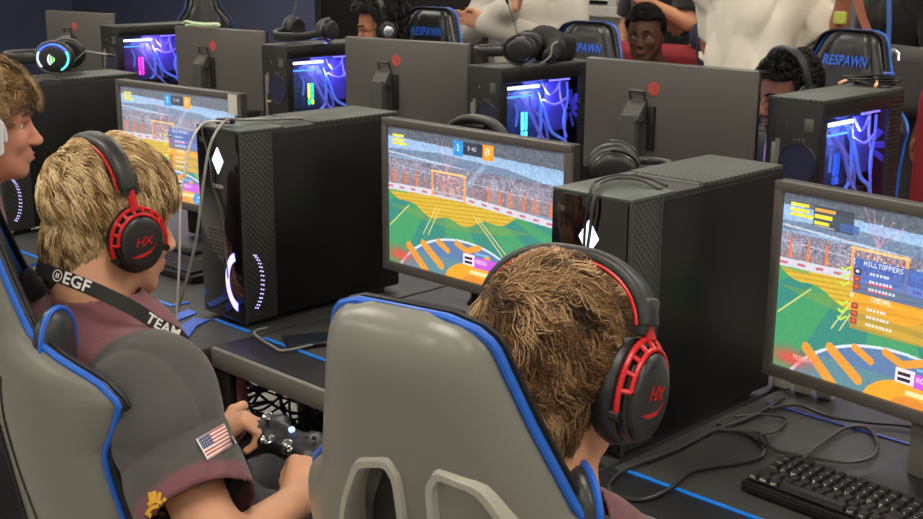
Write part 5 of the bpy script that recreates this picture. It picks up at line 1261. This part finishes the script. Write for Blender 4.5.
# broad white-rimmed cup plate with blue emblem on his right ear
Mx = MC2 @ T(.088, 0, -.006) @ basis((0, 1, 0), (0, 0, 1), (1, 0, 0))
pl_ = [(-.045, .050), (.018, .058), (.044, .030), (.046, -.030), (.018, -.052), (-.030, -.048), (-.050, -.010)]
MB().prism([(p[0], p[1]) for p in pl_], .020, .0315, Mx).obj('cup_plate', mat('white headset plastic', (222, 226, 230), .35), HC)
MB().prism([(p[0] * .80, p[1] * .80) for p in pl_], .0315, .0335, Mx).obj('cup_face', mat('black cup face', (22, 24, 28), .3), HC)
V, F = text_geo('A/S', .040, .0003, True, spacing=.8); MB().add(V, F, Mx @ T(0, -.004, .0340)).obj('blue_emblem', mat('bright blue emblem', (30, 140, 220), .4), HC, False)
# ------------------------------------------------------------------ people beyond the desks
plain = lambda col: (lambda V, J, arms: np.repeat(L3(*col)[None], len(V), 0))
DARK_LIPS, DARK_BROW = (96, 56, 48), (18, 14, 12)
# curly-haired player with glasses
hc = v3(-3.02, 2.16, 1.235); M = head_frame(hc, 152, 14, 0, 1.0)
J = joints_seated((-3.0, 2.36, 0), 176, (-3.0, 2.25, 1.08))
p, b, s_ = build_person('curly-haired player in thin glasses and headphones, forehead showing above the monitor', J, M, 1.0, (190, 128, 92), None, (40, 40, 46), sleeve='long', h=.012, hb=.012, colfn=plain((36, 36, 40)), name='warm brown', seed=21)
face_parts(p, M, 1.0, lips=(140, 84, 74), brow=DARK_BROW)
hair(p, M, 2600, .055, (0, -.2, 1), [(12, 10, 10), (24, 20, 18), (44, 36, 32)], width=.0026, lift=.026, clump=1.2, grav=0, seed=31, short_low=.7, curl=2.4, wild=.8, segs=10, grow=.012, mask=lambda P: hair_mask(P, line=.092, burn=.0, side=.03), band=False)
headset('gaming_headset', 'black headphones with a silver disc, on the curly-haired player', M, 'black', None, half=.088, top_z=.17)
Mx = M @ T(-.088, 0, -.006) @ basis((0, -1, 0), (0, 0, 1), (-1, 0, 0)); 
for o in [o for o in COL.objects if o.name.startswith('gaming_headset')][-1:]: MB().lathe([(.020, .031), (.024, .034), (.020, .036), (.0001, .036)], 20, Mx).obj('silver_disc', mat('silver disc', (200, 202, 206), .25, metal=.8), o)
g = thing('eyeglasses', 'thin dark-rimmed glasses on the curly-haired player', 'glasses'); m_ = MB()
for x in (-1, 1):
    m_.tube([M @ Vector((x * .032 + .022 * math.cos(a), .104 - .008 * abs(math.cos(a)), .010 + .018 * math.sin(a))) for a in [2 * math.pi * i / 24 for i in range(24)]], .0016, 6, True)
    m_.tube([M @ Vector(q) for q in ((x * .054, .100, .014), (x * .078, .06, .014), (x * .086, .0, .012))], .0016, 6)
m_.tube([M @ Vector(q) for q in ((-.010, .106, .014), (0, .112, .016), (.010, .106, .014))], .0016, 6); m_.obj('rim', mat('dark glasses rim', (30, 26, 26), .3), g)

# player beside the right tower
hc = v3(-.902, 2.045, 1.122); M = head_frame(hc, 160, 12, 0, 1.0)
J = joints_seated((-.92, 2.42, 0), 176, (-.915, 2.17, .975))
p, b, s_ = build_person('player with short black hair and black over-ear headset, peering between monitor and tower', J, M, 1.0, (122, 78, 60), None, (40, 40, 46), sleeve='long', h=.010, hb=.012, colfn=plain((28, 28, 32)), name='deep brown', seed=22)
face_parts(p, M, 1.0, lips=(120, 70, 64), brow=DARK_BROW, gaze=(0, -.002))
MASK_S = lambda P: hair_mask(P, line=.080, burn=.0, side=.03)
hair(p, M, 5200, .016, (0, -.2, 1), [(10, 8, 8), (22, 18, 16), (36, 30, 27)], width=.0016, lift=.012, clump=1.0, grav=0, seed=32, short_low=.5, curl=2.6, wild=.8, segs=6, grow=.010, mask=MASK_S)
headset('gaming_headset', 'black over-ear headset on the player beside the right-hand far tower', M, 'black', None, half=.086, top_z=.170, band_w=.030)
g = thing('eyeglasses', 'faint thin glasses on the player peering past the right far tower', 'glasses'); m_ = MB()
for x in (-1, 1):
    m_.tube([M @ Vector((x * .032 + .021 * math.cos(a), .104 - .008 * abs(math.cos(a)), .008 + .016 * math.sin(a))) for a in [2 * math.pi * i / 24 for i in range(24)]], .0011, 6, True); m_.tube([M @ Vector(q) for q in ((x * .052, .100, .012), (x * .078, .06, .012), (x * .086, .0, .010))], .0011, 6)
m_.tube([M @ Vector(q) for q in ((-.010, .106, .012), (0, .112, .014), (.010, .106, .012))], .0011, 6); m_.obj('rim', mat('brass glasses rim', (150, 110, 60), .3, metal=.7), g)
ln = thing('lanyard', 'purple lanyard round the neck of the player peering past the right far tower', 'lanyard')
mm = MB(); A = crv([(-.960, 2.125, 1.045), (-.972, 2.070, .99), (-.962, 2.035, .90), (-.93, 2.03, .80)], 6); mm.strip([q + Vector((-.010, 0, 0)) for q in A], [q + Vector((.010, 0, 0)) for q in A]); mm.strip([q + Vector((.010, .002, 0)) for q in A], [q + Vector((-.010, .002, 0)) for q in A]); mm.obj('strap', mat('lavender ribbon', (150, 120, 200), .6), ln)

# seated boy watching from behind
hc = v3(-2.475, 3.395, 1.165); M = head_frame(hc, 202, 2, 4, 1.02)
J = joints_seated((-2.44, 3.50, 0), 196, (-2.455, 3.44, 1.005))
p, b, s_ = build_person('boy with short flat black hair watching from a red seat, white collar showing', J, M, 1.02, (88, 56, 44), None, (40, 42, 52), sleeve='long', h=.010, hb=.012, colfn=lambda V, J, a: np.where((V[:, 2] > 1.0)[:, None], L3(206, 204, 200)[None], L3(124, 34, 42)[None]), name='dark brown', seed=23)
face_parts(p, M, 1.02, lips=(120, 72, 66), brow=DARK_BROW)
hair(p, M, 5200, .018, (0, -.2, 1), [(8, 7, 7), (18, 15, 14), (30, 25, 22)], width=.0015, lift=.014, clump=1.0, grav=0, seed=33, short_low=.25, curl=2.6, wild=.8, segs=6, grow=.006, gather=0, mask=lambda P: hair_mask(P, line=.090, burn=.045, side=.0), band=False)

# standing people
def standing(label, x, y, yaw, h, shirt, trousers, sk, hcols, seed, sleeve='short', over=None, fat=1.0, skname='a', colfn=None):
    J = joints_standing((x, y, 0), yaw, h, over); hc = J['neck'] + v3(0, 0, .135 * h / 1.75) + rot2((0, .03, 0), yaw); M = head_frame(hc, yaw, 6, 0, 1.02)
    p, b, s_ = build_person(label, J, M, 1.02, sk, None, trousers, sleeve=sleeve, h=.011, hb=.011, colfn=colfn or plain(shirt), name=skname, seed=seed, fat=fat, foldamp=.012, sl_r=.072, sl_t=.8, collar=.02)
    face_parts(p, M, 1.02); hair(p, M, 1500, .03, (0, -.3, 1), hcols, width=.0030, lift=.012, seed=seed, segs=6, band=False)
    return p, b, s_, J
standing('standing person in a loose white T-shirt, torso filling the space behind the right far desk', -1.69, 3.12, 205, 1.80, (226, 220, 204), (60, 66, 84), (170, 112, 84), [(20, 16, 14), (40, 32, 28)], 41, fat=1.42, skname='b', over=dict(elR=(.19, -.16, 1.14), wrR=(.10, -.20, .94), elL=(-.32, .02, 1.16), wrL=(-.34, .12, 1.34)))
standing('standing person in a beige sweatshirt with folded arms, head out of the picture', -2.83, 2.96, 190, 1.78, (196, 190, 178), (70, 64, 68), (206, 150, 120), [(60, 44, 30), (100, 76, 52)], 42, 'long', fat=1.18, skname='c', over=dict(elR=(.34, .06, 1.17), wrR=(-.04, .25, 1.30), elL=(-.30, .08, 1.12), wrL=(.12, .22, 1.22)))
standing('standing person in a black T-shirt with bare forearm, behind the seated boy', -2.92, 4.14, 170, 1.80, (22, 22, 24), (36, 36, 40), (206, 148, 116), [(30, 24, 20), (60, 46, 36)], 43, fat=1.1, skname='d', over=dict(elL=(-.24, .04, 1.17), wrL=(-.16, .24, 1.27), elR=(.25, .0, 1.12), wrR=(.24, .08, .90)))
pj, bj, sj, Jj = standing('standing person in black at the far right with a brown bag strap', -1.25, 3.54, 150, 1.78, (20, 20, 22), (62, 60, 58), (150, 96, 72), [(20, 16, 14), (40, 32, 28)], 44, fat=1.25, skname='e')
# shoulder bag worn by the person in black
bg = thing('shoulder_bag', 'charcoal shoulder bag with brown strap on the person in black at right', 'bag')
s = SDF(); s.box((-1.055, 3.26, 1.075), (.17, .09, .135), .06); sdf_obj('bag_body', s, .008, mat('charcoal canvas', (66, 64, 62), .85, bump=.5, scale=200), bg, folds(7, .004, 30))
bj_ = bvh_of(sj)
for nm, X, ms, w_ in (('strap', [(-1.17, 3.21, 1.19), (-1.235, 3.21, 1.28), (-1.295, 3.24, 1.38), (-1.34, 3.31, 1.48), (-1.33, 3.47, 1.56)], mat('brown leather strap', (150, 84, 60), .6), .019), ('cord', [(-1.145, 3.23, 1.19), (-1.15, 3.23, 1.3), (-1.17, 3.25, 1.42), (-1.23, 3.39, 1.53)], mat('blue woven cord', (60, 98, 168), .6), .010)):
    c = crv(X, 5); st = MB(); wd = Vector((.71, .70, 0)) * w_; bk = Vector((-.002, .004, 0)); st.strip([q - wd for q in c], [q + wd for q in c]); st.strip([q + wd + bk for q in c], [q - wd + bk for q in c]); st.strip([q - wd + bk for q in c], [q - wd for q in c]); st.strip([q + wd for q in c], [q + wd + bk for q in c]); st.obj(nm, ms, bg)
MB().tube(crv([(-1.11, 3.18, 1.17), (-1.095, 3.17, 1.2), (-1.075, 3.18, 1.185), (-1.065, 3.17, 1.16)], 5), .008, 8).obj('silver_clip', mat('silver clip', (200, 200, 198), .3, metal=.6), bg)
# tennis ball coloured drink tin in the white-shirted person's hand
can = thing('drink_can', 'small yellow green can held beside the person in the white T-shirt', 'can', (-1.315, 3.135, 1.295)); MB().lathe([(.020, 0), (.026, .004), (.026, .045), (.020, .050)], 20).obj('can_body', mat('yellow green tin', (186, 196, 84), .35), can); MB().lathe([(.0205, .050), (.0205, .0515), (.0001, .0512)], 20).obj('can_lid', mat('silver lid', (200, 200, 200), .3, metal=.8), can)

# red seating and a navy jacket
red = mat('red seat cloth', (138, 30, 40), .85, bump=.3, scale=300)
def red_seat(label, x, y, rz, wd, top):
    t = thing('red_sofa', label, 'sofa', (x, y, 0), rz, None)
    s = SDF(); s.box((0, .30, top / 2 + .10), (wd / 2, .10, top / 2 - .10), .07); sdf_obj('backrest', s, .016, red, t)
    s = SDF(); s.box((0, -.08, .34), (wd / 2, .34, .11), .06); sdf_obj('seat', s, .016, red, t)
    for sx in (-1, 1):
        for sy in (-.3, .3): MB().box((sx * (wd / 2 - .08), sy, .12), (.05, .05, .24), .006).obj('leg', blackm, t)
    return t
red_seat('long red upholstered sofa behind the boy with the white collar', -2.46, 3.55, 0, 1.25, 1.10)
red_seat('red upholstered sofa at the right edge behind the lettered chair', -.37, 2.78, R(-4), 1.15, 1.10)
j = thing('navy_jacket', 'navy jacket draped over the red sofa back beside the white T-shirt', 'jacket')
s = SDF(); s.ell((-2.28, 3.86, 1.19), (.17, .12, .11), .05); s.cap((-2.42, 3.85, 1.14), (-2.15, 3.85, 1.15), .085, .09, .05); s.cap((-2.34, 3.73, 1.12), (-2.32, 3.71, .84), .05, .045, .05); s.cap((-2.18, 3.73, 1.12), (-2.17, 3.71, .82), .05, .045, .05); sdf_obj('cloth_body', s, .009, mat('navy cloth', (44, 50, 74), .9, bump=.4, scale=200), j, folds(8, .007, 26))
MB().tube([(-2.26 + .065 * math.cos(R(a)), 3.76, 1.235 + .075 * math.sin(R(a))) for a in range(-10, 200, 12)], .006, 8).obj('hood_cord', mat('pale cord', (170, 172, 176), .6), j)
# ------------------------------------------------------------------ loose headsets, bags and cables
TT = DZ + TH + .0045
def up(c, x, z):
    x = Vector(x).normalized(); z = Vector(z).normalized(); y = z.cross(x).normalized(); z = x.cross(y); return basis(x, y, z, c)
headset('gaming_headset', 'black headset lying on the tower with cyan lit memory, band towards the left', up((-1.67, 1.60, TT + .056), (.55, -.84, 0), (-.86, -.5, -.06)), 'black', None, mic=[(-.09, .03, .03), (-.08, .09, .04), (-.03, .15, .05)])
headset('gaming_headset', 'black headset lying on the tower with green and yellow lights, thin mic upright', up((-2.87, 1.63, TT + .056), (.98, .2, 0), (.2, -.98, -.10)), 'grey', None, mic=[(-.06, .05, .03), (-.035, .10, .03), (-.015, .17, .03)])
h0 = headset('gaming_headset', 'grey headset with a blue and green light ring, lying on the far left tower', up((-2.415, .290, TT + .058), (.74, -.67, 0), (-.68, -.74, .0)), 'grey', None, cup_col=(96, 98, 100), half=.075, mic=[(.07, -.02, -.05), (.09, .02, -.10), (.10, .01, -.17)])
Mx = up((-2.415, .290, TT + .058), (.74, -.67, 0), (-.68, -.74, .0)) @ T(.075, 0, -.006) @ basis((0, 1, 0), (0, 0, 1), (1, 0, 0))
for a0, a1, c_ in ((-60, 60, (50, 90, 255)), (-150, -62, (70, 210, 220)), (62, 130, (150, 170, 190))): MB().tube([Mx @ Vector((.0405 * math.cos(R(a0 + (a1 - a0) * i / 16)), .0455 * math.sin(R(a0 + (a1 - a0) * i / 16)), .029)) for i in range(17)], .0028, 6).obj('light_ring', mat('ring light %d' % a0, c_, .4, emit=1.4), h0)
for k, (r_, c_) in enumerate(((.008, (150, 230, 90)), (.016, (130, 220, 170)), (.024, (200, 216, 220)))): MB().tube([Mx @ Vector((-.004 + r_ * math.cos(R(a)) * .9, -.010 + r_ * math.sin(R(a)), .0315)) for a in range(50, 141, 12)], .0022, 6).obj('light_bar', mat('wave light %d' % k, c_, .4, emit=1.2), h0)
def stand(label, x, y, hgt):
    t = thing('headset_stand', label, 'stand', (x, y, DZ)); MB().lathe([(.07, 0), (.07, .008), (.02, .014), (.009, .03), (.009, hgt - .012)], 24).obj('post', mat('black monitor shell', (28, 28, 28), .5), t); MB().tube([(-.035, 0, hgt - .012), (.035, 0, hgt - .012)], .012, 12).obj('cradle', mat('black monitor shell', (28, 28, 28), .5), t); return t
stand('black headset stand hidden behind the middle lit monitor', -.80, .47, .455)
headset('gaming_headset', 'black headset hung on a stand, only its band showing above the middle lit monitor', T(-.80, .474, DZ + .455 - .153) @ Rz(8), 'black', None, cup_col=(60, 60, 60), band_col=(44, 44, 44), top_z=.166)
sp = thing('desk_speaker', 'black box speaker standing behind the tower nearest the centre', 'speaker', (-.46, .50, DZ), R(10)); MB().box((0, 0, .165), (.12, .13, .33), .008).obj('cabinet', mat('black speaker box', (26, 26, 27), .5), sp); MB().lathe([(.04, 0), (.042, .004), (.034, .002), (.0001, -.004)], 24, T(0, -.066, .10) @ Rx(90)).obj('driver', mat('speaker cone', (40, 40, 40), .5), sp)
headset('gaming_headset', 'grey-cupped headset resting on the black box speaker behind the central tower', up((-.425, .515, DZ + .331 + .056), (.62, -.78, 0), (.78, .62, .0)), 'black', None, cup_col=(60, 60, 58), half=.045, band_w=.028, top_z=.12)
# pouch on the far tower
pc_ = thing('black_pouch', 'soft black pouch slumped on the tower behind the black headphones', 'bag'); s = SDF(); s.box((-1.695, 1.79, TT + .045), (.060, .070, .045), .03); s.ell((-1.72, 1.77, TT + .085), (.05, .05, .035), .03); s.cap((-1.62, 1.72, TT + .05), (-1.60, 1.66, TT + .028), .030, .020, .03); sdf_obj('pouch_body', s, .005, mat('black soft cloth', (22, 22, 23), .8, bump=.4, scale=200), pc_, folds(14, .003, 40)); MB().tube(crv([(-1.60, 1.70, TT + .075), (-1.585, 1.655, TT + .065), (-1.58, 1.64, TT + .03), (-1.59, 1.60, TT + .006)], 6), .003, 6).obj('pull_cord', mat('grey cord', (130, 130, 128), .6), pc_)
# cables on the right far tower
cbm = mat('black cable rubber', (18, 18, 19), .4)
tag(MB().tube(crv([(-.60, 1.80, TT + .004), (-.57, 1.84, TT + .022), (-.53, 1.87, TT + .024), (-.50, 1.84, TT + .016), (-.485, 1.80, TT + .004)], 8), .0048, 8).obj('peach_cable', mat('peach cable', (240, 178, 146), .5)), 'peach cable loop arching over the top of the right far tower', 'cable')
cc = thing('cable_coil', 'black coiled cable with a blue plug on the right far tower', 'cable')
c_ = MB()
for k in range(5):
    c_.tube([( -.515 + (.060 + .004 * k) * math.cos(a) * (1 + .1 * math.sin(3 * a + k)), 1.845 + .026 * math.sin(a + .3 * k), TT + .006 + .0055 * k + .004 * math.sin(2 * a + k)) for a in [2 * math.pi * i / 30 for i in range(30)]], .0035, 6, True)
c_.obj('coil', cbm, cc); MB().box((-.475, 1.86, TT + .036), (.034, .014, .012), .003).obj('plug', mat('blue plug', (40, 80, 190), .4), cc)
# pale green cable bundle on a far monitor
pg = mat('pale green rubber', (190, 214, 176), .5); q = MB()
q.tube(crv([(-3.60, 1.50, 1.258), (-3.57, 1.50, 1.268), (-3.53, 1.50, 1.264), (-3.44, 1.51, 1.262), (-3.37, 1.52, 1.266), (-3.35, 1.52, 1.260), (-3.38, 1.515, 1.254), (-3.46, 1.505, 1.252), (-3.53, 1.50, 1.254), (-3.57, 1.495, 1.250)], 6), .0055, 8); q.tube(crv([(-3.52, 1.50, 1.259), (-3.42, 1.505, 1.259), (-3.36, 1.515, 1.262)], 5), .008, 8)
tag(q.obj('cable_bundle', pg), 'pale green folded cable bundle lying on top of a far monitor', 'cable')

# cables on the near towers
def cable(name, label, P, r, m, n=8): return tag(MB().tube(crv(P, n), r, 8).obj(name, m), label, 'cable')
grey_c = mat('grey cable', (128, 126, 120), .45); white_c = mat('white cable', (196, 196, 192), .45); dark_c = mat('charcoal cable', (38, 38, 39), .4)
ad = thing('cable_adapter', 'small black cable adapter on top of the tower with the violet ring', 'adapter', (-1.150, .02, TT + .0075), R(50)); MB().box((0, 0, 0), (.045, .016, .014), .005).obj('shell', mat('black adapter shell', (30, 30, 30), .35), ad)
cable('white_cable', 'thin white cable falling from the top of the tower with the violet ring', [(-1.135, .02, TT + .006), (-1.140, -.03, TT + .012), (-1.12, -.07, TT + .004), (-1.085, -.12, 1.17), (-1.056, -.165, 1.07), (-1.050, -.180, .945), (-1.075, -.180, .80), (-1.085, -.17, .7545)], .0026, white_c)
cable('grey_cable', 'grey cable looping down the left of the tower with the violet ring', [(-1.10, .20, TT + .002), (-1.133, .107, TT + .004), (-1.138, .052, TT + .008), (-1.110, -.007, TT + .014), (-1.04, -.095, 1.185), (-1.018, -.134, 1.10), (-1.015, -.159, .99), (-1.045, -.175, .88), (-1.10, -.17, .79), (-1.12, -.15, .7545)], .0032, grey_c)
cable('thin_cable', 'thin dark cable hanging over the glossy front of the tower with the violet ring', [(-1.190, .01, TT + .004), (-1.188, -.016, 1.195), (-1.175, -.0185, 1.159), (-1.159, -.0185, 1.115), (-1.155, -.0185, 1.070), (-1.124, -.0185, 1.012), (-1.115, -.0185, .926), (-1.109, -.0185, .86)], .0017, mat('mid grey cable', (84, 82, 80), .4))
cable('black_cable', 'black cable hooked over the front of the tower behind the brown-haired player', [(-.020, .110, TT - .002), (-.071, .120, TT + .006), (-.105, .10, TT + .007), (-.095, .043, TT + .008), (-.072, .004, TT + .007), (-.068, -.012, 1.185), (-.074, -.010, 1.140), (-.078, -.010, 1.10), (-.075, -.009, 1.02)], .0030, mat('dusky cable', (70, 68, 60), .45))
cable('black_cable', 'second black cable beside the hooked one on the same tower top', [(-.030, .14, TT - .002), (-.075, .145, TT + .005), (-.120, .115, TT + .007), (-.108, .045, TT + .008), (-.083, .002, TT + .006), (-.080, -.011, 1.18), (-.086, -.009, 1.13), (-.084, -.009, 1.04)], .0026, dark_c)
cable('desk_cable', 'black cable sweeping over the blue stripe to the desk front at right', [(0.028, 0.249, .755), (0.103, 0.243, .755), (0.151, 0.204, .755), (0.160, 0.152, .755), (0.115, 0.048, .755), (0.129, -0.037, .756), (0.121, -0.102, .755), (0.080, -0.120, .755), (0.046, -0.088, .755), (0.033, -0.023, .756), (0.043, 0.094, .755), (0.040, 0.213, .755), (0.053, 0.323, .757), (0.047, 0.45, .758)], .0035, dark_c)
cable('keyboard_cable', 'dark looping cable running from the black keyboard', [(0.044, 0.231, .7555), (0.113, 0.257, .7600), (0.162, 0.221, .7555), (0.225, 0.235, .7555), (0.278, 0.260, .7555), (0.296, 0.307, .7555), (0.277, 0.371, .7555), (0.233, 0.424, .756), (0.203, 0.402, .756), (0.205, 0.327, .756), (0.216, 0.251, .7600), (0.225, 0.205, .7585), (.24, .19, .762)], .0030, mat('warm charcoal cable', (58, 54, 48), .4))
cable('desk_cable', 'short black cable crossing the dim blue line beside the tower', [(0.034, 0.298, .758), (0.062, 0.346, .757), (0.103, 0.359, .756), (0.122, 0.295, .756), (0.121, 0.242, .7625), (0.147, 0.217, .758)], .0026, dark_c)
cable('desk_cable', 'black cable lying under the right-hand lit monitor', [(0.055, 0.382, .757), (0.083, 0.436, .757), (0.155, 0.425, .757), (0.217, 0.447, .757), (0.270, 0.480, .757), (0.309, 0.485, .757)], .0030, dark_c)
cable('headset_cable', 'light grey cable lying in front of the tower with the violet ring', [(-1.02, .02, .7545), (-1.007, -.025, .754), (-0.889, -0.058, .756), (-0.858, -0.055, .756), (-0.847, 0.004, .756), (-0.843, 0.079, .756)], .0030, grey_c)
ph = thing('phone', 'black phone lying on the desk beside the tower with the violet ring', 'phone', (-.868, .045, DZ + .0062), R(62)); MB().box((0, 0, 0), (.15, .074, .008), .003).obj('phone_body', mat('black phone shell', (22, 23, 26), .3), ph); MB().box((0, 0, .0044), (.142, .066, .001)).obj('phone_screen', mat('dark phone glass', (36, 40, 48), .08), ph)
pr = None
for i, (x, y, dz, h_) in enumerate(((.000, .52, .004, .050), (.048, .522, .004, .046), (.094, .525, .004, .042))):
    if pr is None:
        pr = thing('white_plug', 'white plug standing at the desk back under the right-hand lit monitor', 'plug', (x, y, DZ + .0005), 0, 'white plugs in a row'); MB().box((0, 0, .040), (.034, .02, .080), .004).obj('plug_body', mat('off white plastic', (205, 202, 190), .45), pr); MB().tube(crv([(0, .008, .04), (0, .035, .05), (.01, .06, .02), (.02, .07, .006)], 5), .003, 6).obj('cord', dark_c, pr)
    else: c = copy_tree(pr); c.location = (x, y, DZ + .0005)
mz = None
for (p_, lab) in (([(-.74, .42, .757), (-.66, .36, .757), (-.60, .44, .757), (-.52, .40, .757), (-.47, .36, .757)], 'black cable snaking on the desk under the middle lit monitor'), ([(-.80, .30, .757), (-.70, .28, .757), (-.66, .46, .7615), (-.58, .52, .757)], 'second black cable crossing the desk under the middle lit monitor')): cable('desk_cable', lab, p_, .0034, dark_c)
gb = thing('cable_box', 'low black junction box on the desk under the middle lit monitor', 'box', (-.80, .32, DZ + .0185), R(8)); MB().box((0, 0, 0), (.16, .07, .036), .006).obj('case', mat('black monitor shell', (28, 28, 28), .5), gb); MB().box((.02, -.0355, .0), (.05, .002, .02)).obj('label', mat('silver label', (120, 122, 124), .5), gb)

# ------------------------------------------------------------------ keyboards
key_m = mat('black keycap', (38, 38, 38), .42, bump=.06, scale=900); leg_m = mat('white key legend', (206, 206, 202), .5)
KP = .0190
ROWS = [['ESC', '1', '2', '3', '4', '5', '6', '7', '8', '9', '0', '-', '=', 'BK', 'HM'], ['TAB', 'Q', 'W', 'E', 'R', 'T', 'Y', 'U', 'I', 'O', 'P', '[', ']', 'PG', 'UP'], ['CAP', 'A', 'S', 'D', 'F', 'G', 'H', 'J', 'K', 'L', ';', 'EN', 'PG', 'DN'], ['SH', 'Z', 'X', 'C', 'V', 'B', 'N', 'M', ',', '.', '/', 'SH', 'UP', 'EN'], ['CTL', 'WIN', 'ALT', ' ', 'ALT', 'FN', 'CTL', 'L', 'DN', 'R']]
WID = {(0, 13): 1.0, (2, 0): 1.5, (2, 11): 1.5, (3, 0): 1.5, (3, 11): 1.5, (4, 3): 6.0, (1, 0): 1.0}
legend_cache = {}
def keyboard(label, loc, rz, fr=True):
    t = thing('keyboard', label, 'keyboard', loc, rz, None); W_ = 15 * KP + .012; D_ = 6 * KP + .012
    MB().box((W_ / 2, D_ / 2, .011), (W_, D_, .018), .003).obj('case', mat('black keyboard case', (22, 22, 22), .4), t)
    MB().box((W_ / 2, .0015, .0135), (W_ - .01, .003, .003), .0006).obj('edge_line', mat('grey edge line', (110, 110, 106), .4), t)
    capm = {}
    rows = [['ESC', 'F1', 'F2', 'F3', 'F4', 'F5', 'F6', 'F7', 'F8', 'F9', 'F10', 'F11', 'F12', 'PRT', 'DEL']] + ROWS
    for r, row in enumerate(rows):
        x = .006
        for i, ch in enumerate(row):
            u = WID.get((r - 1, i), 1.0) if r else 1.0; w_ = u * KP; cy = .006 + (5 - r + .5) * KP; zz = .020 + .0018 * abs(r - 3)
            k = (u,)
            if k not in capm:
                hw, hd = w_ / 2 - .0009, KP / 2 - .0009; tw, td = hw - .0026, hd - .0026; V = [(-hw, -hd, 0), (hw, -hd, 0), (hw, hd, 0), (-hw, hd, 0), (-tw, -td + .0002, .0085), (tw, -td + .0002, .0085), (tw, td + .001, .0090), (-tw, td + .001, .0090), (-tw * .8, -td * .7, .0080), (tw * .8, -td * .7, .0080), (tw * .8, td * .8, .0083), (-tw * .8, td * .8, .0083)]
                F = [(0, 1, 5, 4), (1, 2, 6, 5), (2, 3, 7, 6), (3, 0, 4, 7), (4, 5, 9, 8), (5, 6, 10, 9), (6, 7, 11, 10), (7, 4, 8, 11), (8, 9, 10, 11)]; o = MB().add(V, F).obj('key', key_m, t, False); capm[k] = o
            else: o = capm[k].copy(); COL.objects.link(o)
            o.parent = t; o.location = (x + w_ / 2, cy, zz)
            if ch.strip():
                if ch not in legend_cache:
                    V, F = text_geo(ch, .0088 if len(ch) == 1 else .0052, 0, True); a = math.atan2(.0024, .0085)
                    L_ = MB().add(V, F, T(0, -KP / 2 + .0009 + .00125 - .0003, .0042) @ Rx(90 - math.degrees(a))).obj('legend', leg_m, o, False); legend_cache[ch] = L_
                else: L_ = legend_cache[ch].copy(); COL.objects.link(L_); L_.parent = o
            x += w_
    return t
keyboard('black keyboard with white legends at the lower right corner of the picture', (.207, .043, DZ + .0005), R(-2.5))
# small black keypad-like keyboard beyond the blond player
kb2 = thing('keyboard', 'black keyboard with few keys visible beyond the blond player\'s face', 'keyboard', (-1.80, .10, DZ + .0005), R(2)); MB().box((.17, .06, .010), (.34, .12, .018), .003).obj('case', mat('black keyboard case', (22, 22, 22), .4), kb2)
k0 = None
for r in range(5):
    for i in range(15):
        if k0 is None: k0 = MB().box((0, 0, 0), (.017, .017, .008), .002).obj('key', key_m, kb2); o = k0
        else: o = k0.copy(); COL.objects.link(o)
        o.parent = kb2; o.location = (.03 + i * .020, .02 + r * .020, .023)
